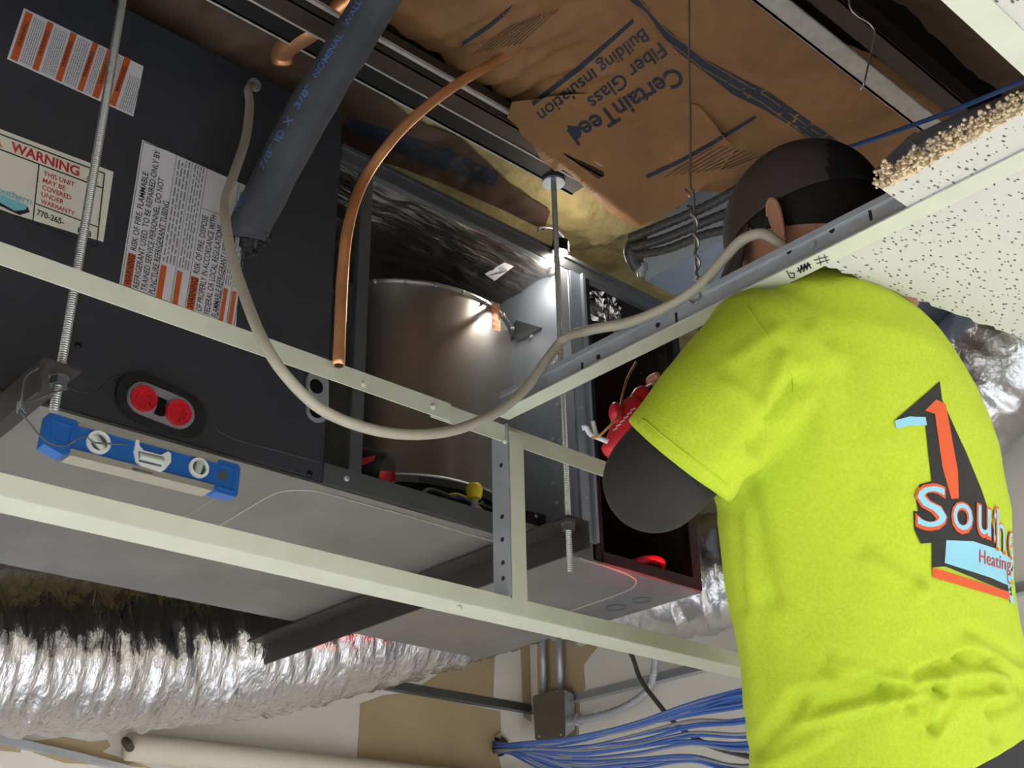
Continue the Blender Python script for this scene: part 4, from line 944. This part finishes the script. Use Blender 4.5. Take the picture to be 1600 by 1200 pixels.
for s in (1, -1):
    b = nb(); bm_ell(b, H(.086, s * .03, -.008), (hf, hl, hu), (.010, .013, .010), 14); obj('eye', b, M_ringw, person, smooth='all')
# hair: back and side of the skull under the cap
def dome(bm, rf_, rl, ru, keep, seg=56, c=None):
    c = HC if c is None else c; g = []
    for i in range(seg // 2 + 1):
        th = math.pi * i / (seg // 2); row = []
        for k in range(seg):
            a = 2 * math.pi * k / seg; row.append((rf_ * math.sin(th) * math.cos(a), rl * math.sin(th) * math.sin(a), ru * math.cos(th)))
        g.append(row)
    vs = {}
    def gv(i, k):
        k %= seg
        if (i, k) not in vs: x, y, z = g[i][k]; vs[(i, k)] = bm.verts.new(c + hf * x + hl * y + hu * z)
        return vs[(i, k)]
    for i in range(seg // 2):
        for k in range(seg):
            m_ = [sum(g[q][r_ % seg][j] for q, r_ in ((i, k), (i + 1, k), (i + 1, k + 1), (i, k + 1))) / 4 for j in range(3)]
            if keep(*m_):
                q = []
                for p in (gv(i, k), gv(i + 1, k), gv(i + 1, k + 1), gv(i, k + 1)):
                    q.append(p)
                try: bm.faces.new(q)
                except ValueError: pass
    bmesh.ops.remove_doubles(bm, verts=bm.verts, dist=1e-5)
def cut(bm, p, n):
    """keep what lies on the side n points to"""
    bmesh.ops.bisect_plane(bm, geom=bm.verts[:] + bm.edges[:] + bm.faces[:], plane_co=p, plane_no=n, clear_inner=True)
b = nb(); dome(b, .101, .0785, .113, lambda x, y, z: True, 64, c=HC + hu * .005)
cut(b, H(0, 0, -.020), (hu - hf * .55).normalized()); cut(b, H(.026, 0, 0), (-hf + hu * .25).normalized())
for v in b.verts: v.co += (v.co - HC).normalized() * .0012 * noise.noise(v.co * 160)
hair = obj('hair', b, M_hair, person, smooth='all')
mdh = hair.modifiers.new('thick', 'SOLIDIFY'); mdh.thickness = .003
# cap
b = nb(); dome(b, .106, .084, .106, lambda x, y, z: True, 96, c=HC + hu * .016)
cut(b, H(0, 0, .006), (hu - hf * .10).normalized())
cap = obj('cap', b, [M_cap, M_capb], person, smooth='all', text='dark brown cap with black back')
for p in cap.data.polygons:
    if proj(p.center + root_base(person))[0] > 1292: p.material_index = 1
md = cap.modifiers.new('thick', 'SOLIDIFY'); md.thickness = .003
b = nb(); g = []
for i in range(9):
    row = []
    for k in range(25):
        a = (k / 24 - .5) * math.pi * .86; ext = (i / 8) * .08 * math.cos(a) ** .6
        fx = math.cos(a); ly = math.sin(a)
        row.append(b.verts.new(H(fx * .108 + ext, ly * .085, .004 - .013 + .014 - .5 * ext - .028 * (ly ** 2) * (i / 8) - .002)))
    g.append(row)
for i in range(8):
    for k in range(24): b.faces.new((g[i][k], g[i][k + 1], g[i + 1][k + 1], g[i + 1][k]))
vis = obj('visor', b, M_cap, cap, smooth='all'); md = vis.modifiers.new('thick', 'SOLIDIFY'); md.thickness = .003
b = nb(); bmesh.ops.create_icosphere(b, subdivisions=2, radius=.007, matrix=Matrix.Translation(HC + hu * .122)); obj('button', b, M_cap, cap, smooth='all')
# --- shirt
b = nb()
loft(b, [ring(u, v, t, hw, 0) for (u, v, hw), t in zip(TORSO, TT)])
chain(b, [SHL + (SHL - ARM1) * .35, SHL, ARM1, HEM], [.085, .088, .070, .0635], 32, 8, flat='end')
def sleeve_cut(p): return (p - HEM).dot((HEM - ARM1).normalized())
chain(b, [SHR, SHR.lerp(ELR, .75)], [.075, .062], 32, 8, flat='end')
b = fuse(b, .0050, 9)
# open sleeve, open collar and hem
sd = (HEM - ARM1).normalized(); hem_n = (pt(1130, 770, 1.24) - pt(990, 664, 1.225)); 
geom = b.verts[:] + b.edges[:] + b.faces[:]
nrm = hem_n.cross(FW + RT * .2).normalized()
if nrm.dot(sd) < 0: nrm = -nrm
hp = pt(1060, 717, 1.23)
del_v = [v for v in b.verts if (v.co - hp).dot(nrm) > 0 and (v.co - HEM).length < .092 and (v.co - hp).dot(nrm) < .2 and (v.co - SHL).length > .09]
bmesh.ops.delete(b, geom=del_v, context='VERTS')
for it in range(3):
    bv = [v for v in b.verts if v.is_boundary]
    for v in bv:
        if (v.co - hp).length < .10: v.co -= nrm * (v.co - hp).dot(nrm) * .9
h0, h1 = pt(1600, 1158, 1.3), pt(1534, 1191, 1.3); hn = (h1 - h0).cross(FW + RT * .35 - UPV * .28); hn = hn if hn.z > 0 else -hn
bmesh.ops.bisect_plane(b, geom=b.verts[:] + b.edges[:] + b.faces[:], plane_co=h0, plane_no=hn.normalized(), clear_inner=True)
b.normal_update()
FOLDS = [((1180, 690), (1250, 600), -.012, 18), ((1130, 775), (1200, 700), .006, 14), ((1205, 655), (1240, 600), -.006, 8), ((1300, 560), (1280, 680), .004, 22), ((1270, 520), (1300, 560), .004, 18), ((1330, 600), (1360, 760), -.003, 30), ((1150, 560), (1210, 520), .003, 14), ((1190, 640), (1225, 560), .004, 12), ((1135, 600), (1210, 650), .002, 12), ((1160, 880), (1175, 1100), .003, 16)]
def fline(pts, amp, wd):
    for p, q in zip(pts, pts[1:]): FOLDS.append((p, q, amp, wd))
fline([(1164, 747), (1204, 936), (1292, 1037), (1380, 1059)], -.0055, 20); fline([(1358, 875), (1437, 923), (1534, 1006)], .006, 16); fline([(1455, 935), (1512, 985), (1591, 1030)], -.006, 13)
fline([(1433, 1055), (1503, 1028), (1552, 1037), (1596, 1064)], -.010, 10); fline([(1182, 1169), (1248, 1094), (1358, 1063)], -.006, 15); fline([(1283, 1103), (1380, 1077), (1464, 1072)], -.008, 10)
fline([(1420, 1103), (1472, 1081), (1560, 1072), (1610, 1075)], -.010, 10); fline([(1446, 1112), (1456, 1140)], -.008, 10); fline([(1456, 1140), (1495, 1092)], -.006, 9); fline([(1556, 1150), (1552, 1110), (1600, 1086)], -.008, 13)
fline([(1250, 1130), (1380, 1095), (1460, 1088)], .007, 10); fline([(1300, 1035), (1430, 1070), (1470, 1058), (1540, 1052)], .006, 10); fline([(1200, 1200), (1300, 1140)], .005, 16); fline([(1150, 800), (1164, 950)], -.004, 10)
for v in b.verts:
    n_ = v.normal
    if n_.dot(ray(*proj(v.co)).normalized()) > .25: continue
    u0, v0 = proj(v.co); dsp = .0018 * noise.noise(v.co * 14) + .0012 * noise.noise(v.co * 30)
    for (a, c_, amp, wd) in FOLDS:
        ax_, ay = c_[0] - a[0], c_[1] - a[1]; L2 = ax_ * ax_ + ay * ay; s = ((u0 - a[0]) * ax_ + (v0 - a[1]) * ay) / L2; sc = min(1, max(0, s)); dx, dy = u0 - a[0] - ax_ * sc, v0 - a[1] - ay * sc
        d2 = (dx * dx + dy * dy) / (wd * wd)
        if d2 < 12: dsp += 1.25 * (amp * math.exp(-d2) - amp * .45 * math.exp(-d2 / 3.5))
    v.co += n_ * dsp
shirt = obj('shirt', b, M_shirt, person, smooth='all', text='lime yellow T-shirt with back print')
shirt.modifiers.new('thick', 'SOLIDIFY').thickness = .002
# seams
sc_ = caster([shirt], .0003)
b = nb()
for line in ([(1166, 478), (1185, 505), (1215, 548), (1238, 590), (1240, 615)], [(1004, 654), (1060, 700), (1136, 757)]):
    cc = catmull([V((u, v, 0)) for u, v in line], 10); tube(b, [sc_(p.x, p.y) for p in cc], .0011, 6)
obj('seam', b, M_shirt, shirt, smooth='all')
# black under-sleeve and trousers
b = nb(); chain(b, [SHL.lerp(ARM1, .6), ARM1.lerp(HEM, .7), ELB + (ARM1 - ELB) * .05, ELB], [.05, .056, .0545, .053], 24, 8); chain(b, [ELB, (ELB + WRI) / 2 + ZU * .012, WRI.lerp(ELB, .1)], [.053, .045, .031], 24, 8)
obj('under_sleeve', fuse(b, .006, 5), M_sleeve, person, smooth='all', text='black under-sleeve covering elbow and forearm')
b = nb(); chain(b, [SHR.lerp(ELR, .6), ELR], [.058, .05]); chain(b, [ELR, (ELR + WRR) / 2, WRR.lerp(ELR, .1)], [.05, .042, .031])
obj('under_sleeve', fuse(b, .006, 5), M_sleeve, person, smooth='all')
b = nb(); loft(b, [ring(1398, 1130, 1.40, 236, -.011), ring(1406, 1200, 1.40, 238, -.010), ring(1420, 1330, 1.40, 250, -.008), ring(1432, 1420, 1.40, 246), ring(1440, 1500, 1.40, 240), ring(1440, 1620, 1.40, 236)])
for hip, s in ((HIPL, -1), (HIPR, 1)):
    L_ = leg(hip, s); chain(b, L_, [.10, .078, .062], 24)
obj('trousers', fuse(b, .010, 5), M_trou, person, smooth='all')
for hip, s in ((HIPL, -1), (HIPR, 1)):
    f_ = leg(hip, s)[-1]; b = nb(); bm_ell(b, V((f_.x, f_.y, FOOTZ + .045)) + FAX * .06, (FAX, SAX, ZU), (.14, .05, .045)); bm_ell(b, V((f_.x, f_.y, FOOTZ + .08)), (FAX, SAX, ZU), (.06, .05, .07))
    for v in b.verts: v.co.z = max(v.co.z, FOOTZ)
    obj('boot', fuse(b, .008, 3), M_black, person, smooth='all')
# back print, thrown on the cloth
pc_ = caster([shirt], .0026)
def pr(name, polys, m, off, ml=7, strokes=None, text=None):
    b = nb()
    for p in polys: poly2d(b, p)
    return throw(name, b, caster([shirt], off, .13), m, shirt, ml, text=text)
def g2(x, y): return (1350 + x * .35, 540 + y * .35)
def G2(*pts): return [g2(x, y) for x, y in pts]
pr('print_black', [G2((335, 160), (345, 240), (410, 385), (450, 470), (520, 640), (560, 760), (600, 930), (700, 1010), (700, 1080), (640, 1130), (640, 1100), (360, 985), (300, 990), (300, 880), (250, 884), (222, 820), (218, 738), (240, 740), (230, 690), (245, 620), (300, 605), (285, 480), (272, 355), (270, 318), (137, 332))], M_pblack, .0010, text='black shadow block of the back print')
pr('print_orange', [G2((318, 240), (360, 262), (414, 560), (418, 680), (385, 684), (345, 540), (312, 305), (268, 290)), G2((300, 988), (640, 1098), (648, 1136), (304, 1034))], M_porange, .0014, text='orange parts of the back print')
pr('print_blue_band', [G2((362, 868), (480, 872), (590, 908), (700, 985), (712, 1160), (650, 1150), (636, 1070), (560, 1036), (355, 970)), G2((134, 334), (200, 316), (270, 320), (276, 356), (200, 356), (140, 371))], M_pblue, .0015, text='light blue band of the back print')
b = nb()
text2d(b, 'S', g2(222, 815), g2(366, 815), (0, -.35 * 195), bold=.03); text2d(b, 'o', g2(382, 822), g2(482, 838), (0, -.35 * 195), bold=.03); text2d(b, 'u', g2(496, 836), g2(562, 862), (0, -.35 * 200), bold=.03)
text2d(b, 't', g2(566, 868), g2(580, 878), (3, -.35 * 200), bold=.02); text2d(b, 'h', g2(582, 905), g2(625, 930), (0, -.35 * 190), bold=.02); text2d(b, 'e', g2(635, 940), g2(670, 965), (0, -.35 * 180), bold=.02); text2d(b, 'rn', g2(676, 972), g2(716, 1010), (0, -.35 * 180), bold=.02)
throw('print_lettering_edge', b, caster([shirt], .0018, .13), M_porange, shirt, 5)
b = nb()
text2d(b, 'S', g2(232, 806), g2(360, 806), (0, -.35 * 182), bold=.0); text2d(b, 'o', g2(390, 812), g2(476, 828), (0, -.35 * 180), bold=.0); text2d(b, 'u', g2(502, 828), g2(557, 852), (0, -.35 * 184), bold=.0)
text2d(b, 't', g2(568, 862), g2(578, 872), (3, -.35 * 186), bold=.0); text2d(b, 'h', g2(586, 897), g2(621, 920), (0, -.35 * 176), bold=.0); text2d(b, 'e', g2(639, 932), g2(667, 956), (0, -.35 * 165), bold=.0); text2d(b, 'rn', g2(680, 964), g2(714, 1000), (0, -.35 * 165), bold=.0)
throw('print_lettering', b, caster([shirt], .0022, .13), M_pblue, shirt, 5, text='light blue serif lettering')
b = nb(); text2d(b, 'Heating &', g2(508, 968), g2(690, 1020), (0, -.35 * 62), bold=.0); text2d(b, 'Cooling', g2(632, 1060), g2(712, 1100), (0, -.35 * 50)); throw('print_small_lettering', b, caster([shirt], .0022, .13), M_redp, shirt, 5)
# --- red tool and wires in his hand
rtl = thing('hand_tool', 'red hand tool with black cap and pale lettering held at the open end bay', 'tool', tuple(TA))
ta = (TB - TA).normalized(); b = nb(); tube(b, [TA, TA + ta * .004, TA.lerp(TB, .35), TA.lerp(TB, .55), TA.lerp(TB, .9), TB], [.010, .015, .0165, .0215, .019, .014], 24); hd = obj('handle', b, M_redt, rtl, smooth='all')
b = nb(); tube(b, [TB, TB + ta * .012, TB + ta * .02], [.0145, .0135, .009], 20); obj('end_cap', b, M_redt, rtl, smooth=True); b = nb(); tube(b, [TB + ta * .002 + rh * .009, TB + ta * .018 + rh * .012], .0105, 16); obj('end_cap', b, M_black, rtl, text='black end cap')
b = nb(); text2d(b, 'TOOLS', (958, 672), (990, 640), (-8, -8), bold=.01); throw('lettering', b, caster([hd], .0005), M_paper, rtl, 3) if False else b.free()
b = nb(); bm_ell(b, pt(962, 645, 1.51), (rh, fh, ZU), (.009, .012, .014), 14); obj('trigger', b, M_redt, rtl, smooth='all')
b = nb()
for k in range(6): stroke2d(b, [(958 + k * 5.6, 672 - k * 6.2), (964 + k * 5.6, 669 - k * 6.2)], 2.4)
throw('pale_print', b, caster([hd], .0006), M_paper, rtl, 4)
wire = lambda pts, r, m, tx: label(obj('wire', tube(nb(), catmull(pts, 8), r, 8), m, smooth='all'), tx, 'wire')
wire([pt(994, 566, 1.62), pt(980, 592, 1.58), pt(971, 625, 1.54), pt(966, 650, 1.49), pt(950, 668, 1.475), pt(936, 681, 1.475), pt(925, 684, 1.48)], .0017, mat('tan_wire', (176, 128, 70), .5), 'tan wire running down to the red hand tool')
wire([pt(950, 690, 1.49), pt(935, 684, 1.49), pt(922, 678, 1.49), pt(916, 668, 1.49), pt(909, 669, 1.49)], .0034, M_paper, 'white wire end curling left of the red hand tool')
wire([pt(935, 686, 1.50), pt(930, 672, 1.5), pt(926, 658, 1.5)], .0028, M_paper, 'short white wire stub beside the curled white wire')
wire([pt(1004, 612, 1.56), pt(1010, 620, 1.55), pt(1014, 630, 1.55)], .0024, M_paper, 'short white wire tip between the red tool cap and the lime sleeve')
b = nb(); tube(b, catmull([py(985, 886, 1.30), py(1000, 877, 1.30), py(1020, 874, 1.30), py(1033, 880, 1.30), py(1030, 892, 1.31)], 8), .008, 14); o = obj('red_strap', b, M_redt, smooth='all'); label(o, 'red looped strap lying inside the open end bay near its lower right corner', 'strap')
# step ladder under his boots (below the frame)
ld = thing('step_ladder', 'step ladder the person in lime stands on, below the picture', 'ladder', (PEL.x, PEL.y, -CZ))
b0 = V((PEL.x, PEL.y, 0)) + FAX * .05
for s in (-1, 1):
    b = nb(); tube(b, [V((b0.x, b0.y, -CZ)) + SAX * s * .26 - FAX * .35, V((b0.x, b0.y, FOOTZ - .01)) + SAX * s * .2 + FAX * .02], .022, 8); obj('rail', b, M_yel, ld)
    b = nb(); tube(b, [V((b0.x, b0.y, -CZ)) + SAX * s * .26 + FAX * .5, V((b0.x, b0.y, FOOTZ - .02)) + SAX * s * .2 + FAX * .12], .018, 8); obj('rail', b, M_yel, ld)
for k, z in enumerate((-1.60, -1.30, FOOTZ - .004)):
    f = (z + CZ) / (FOOTZ + CZ); c = V((b0.x, b0.y, z)) - FAX * .35 * (1 - f) + FAX * .02 * f; b = nb(); obox(b, c - ZU * .014, SAX * (.25 - .03 * f), FAX * (.045 if k < 2 else .15), ZU * .012, .003); obj('step', b, M_alu, ld)

# ================================================================== lift everything from camera height coordinates to the floor
for o in list(COL.objects):
    if o not in CAMOBJS and o.parent is None: o.location.z += CZ
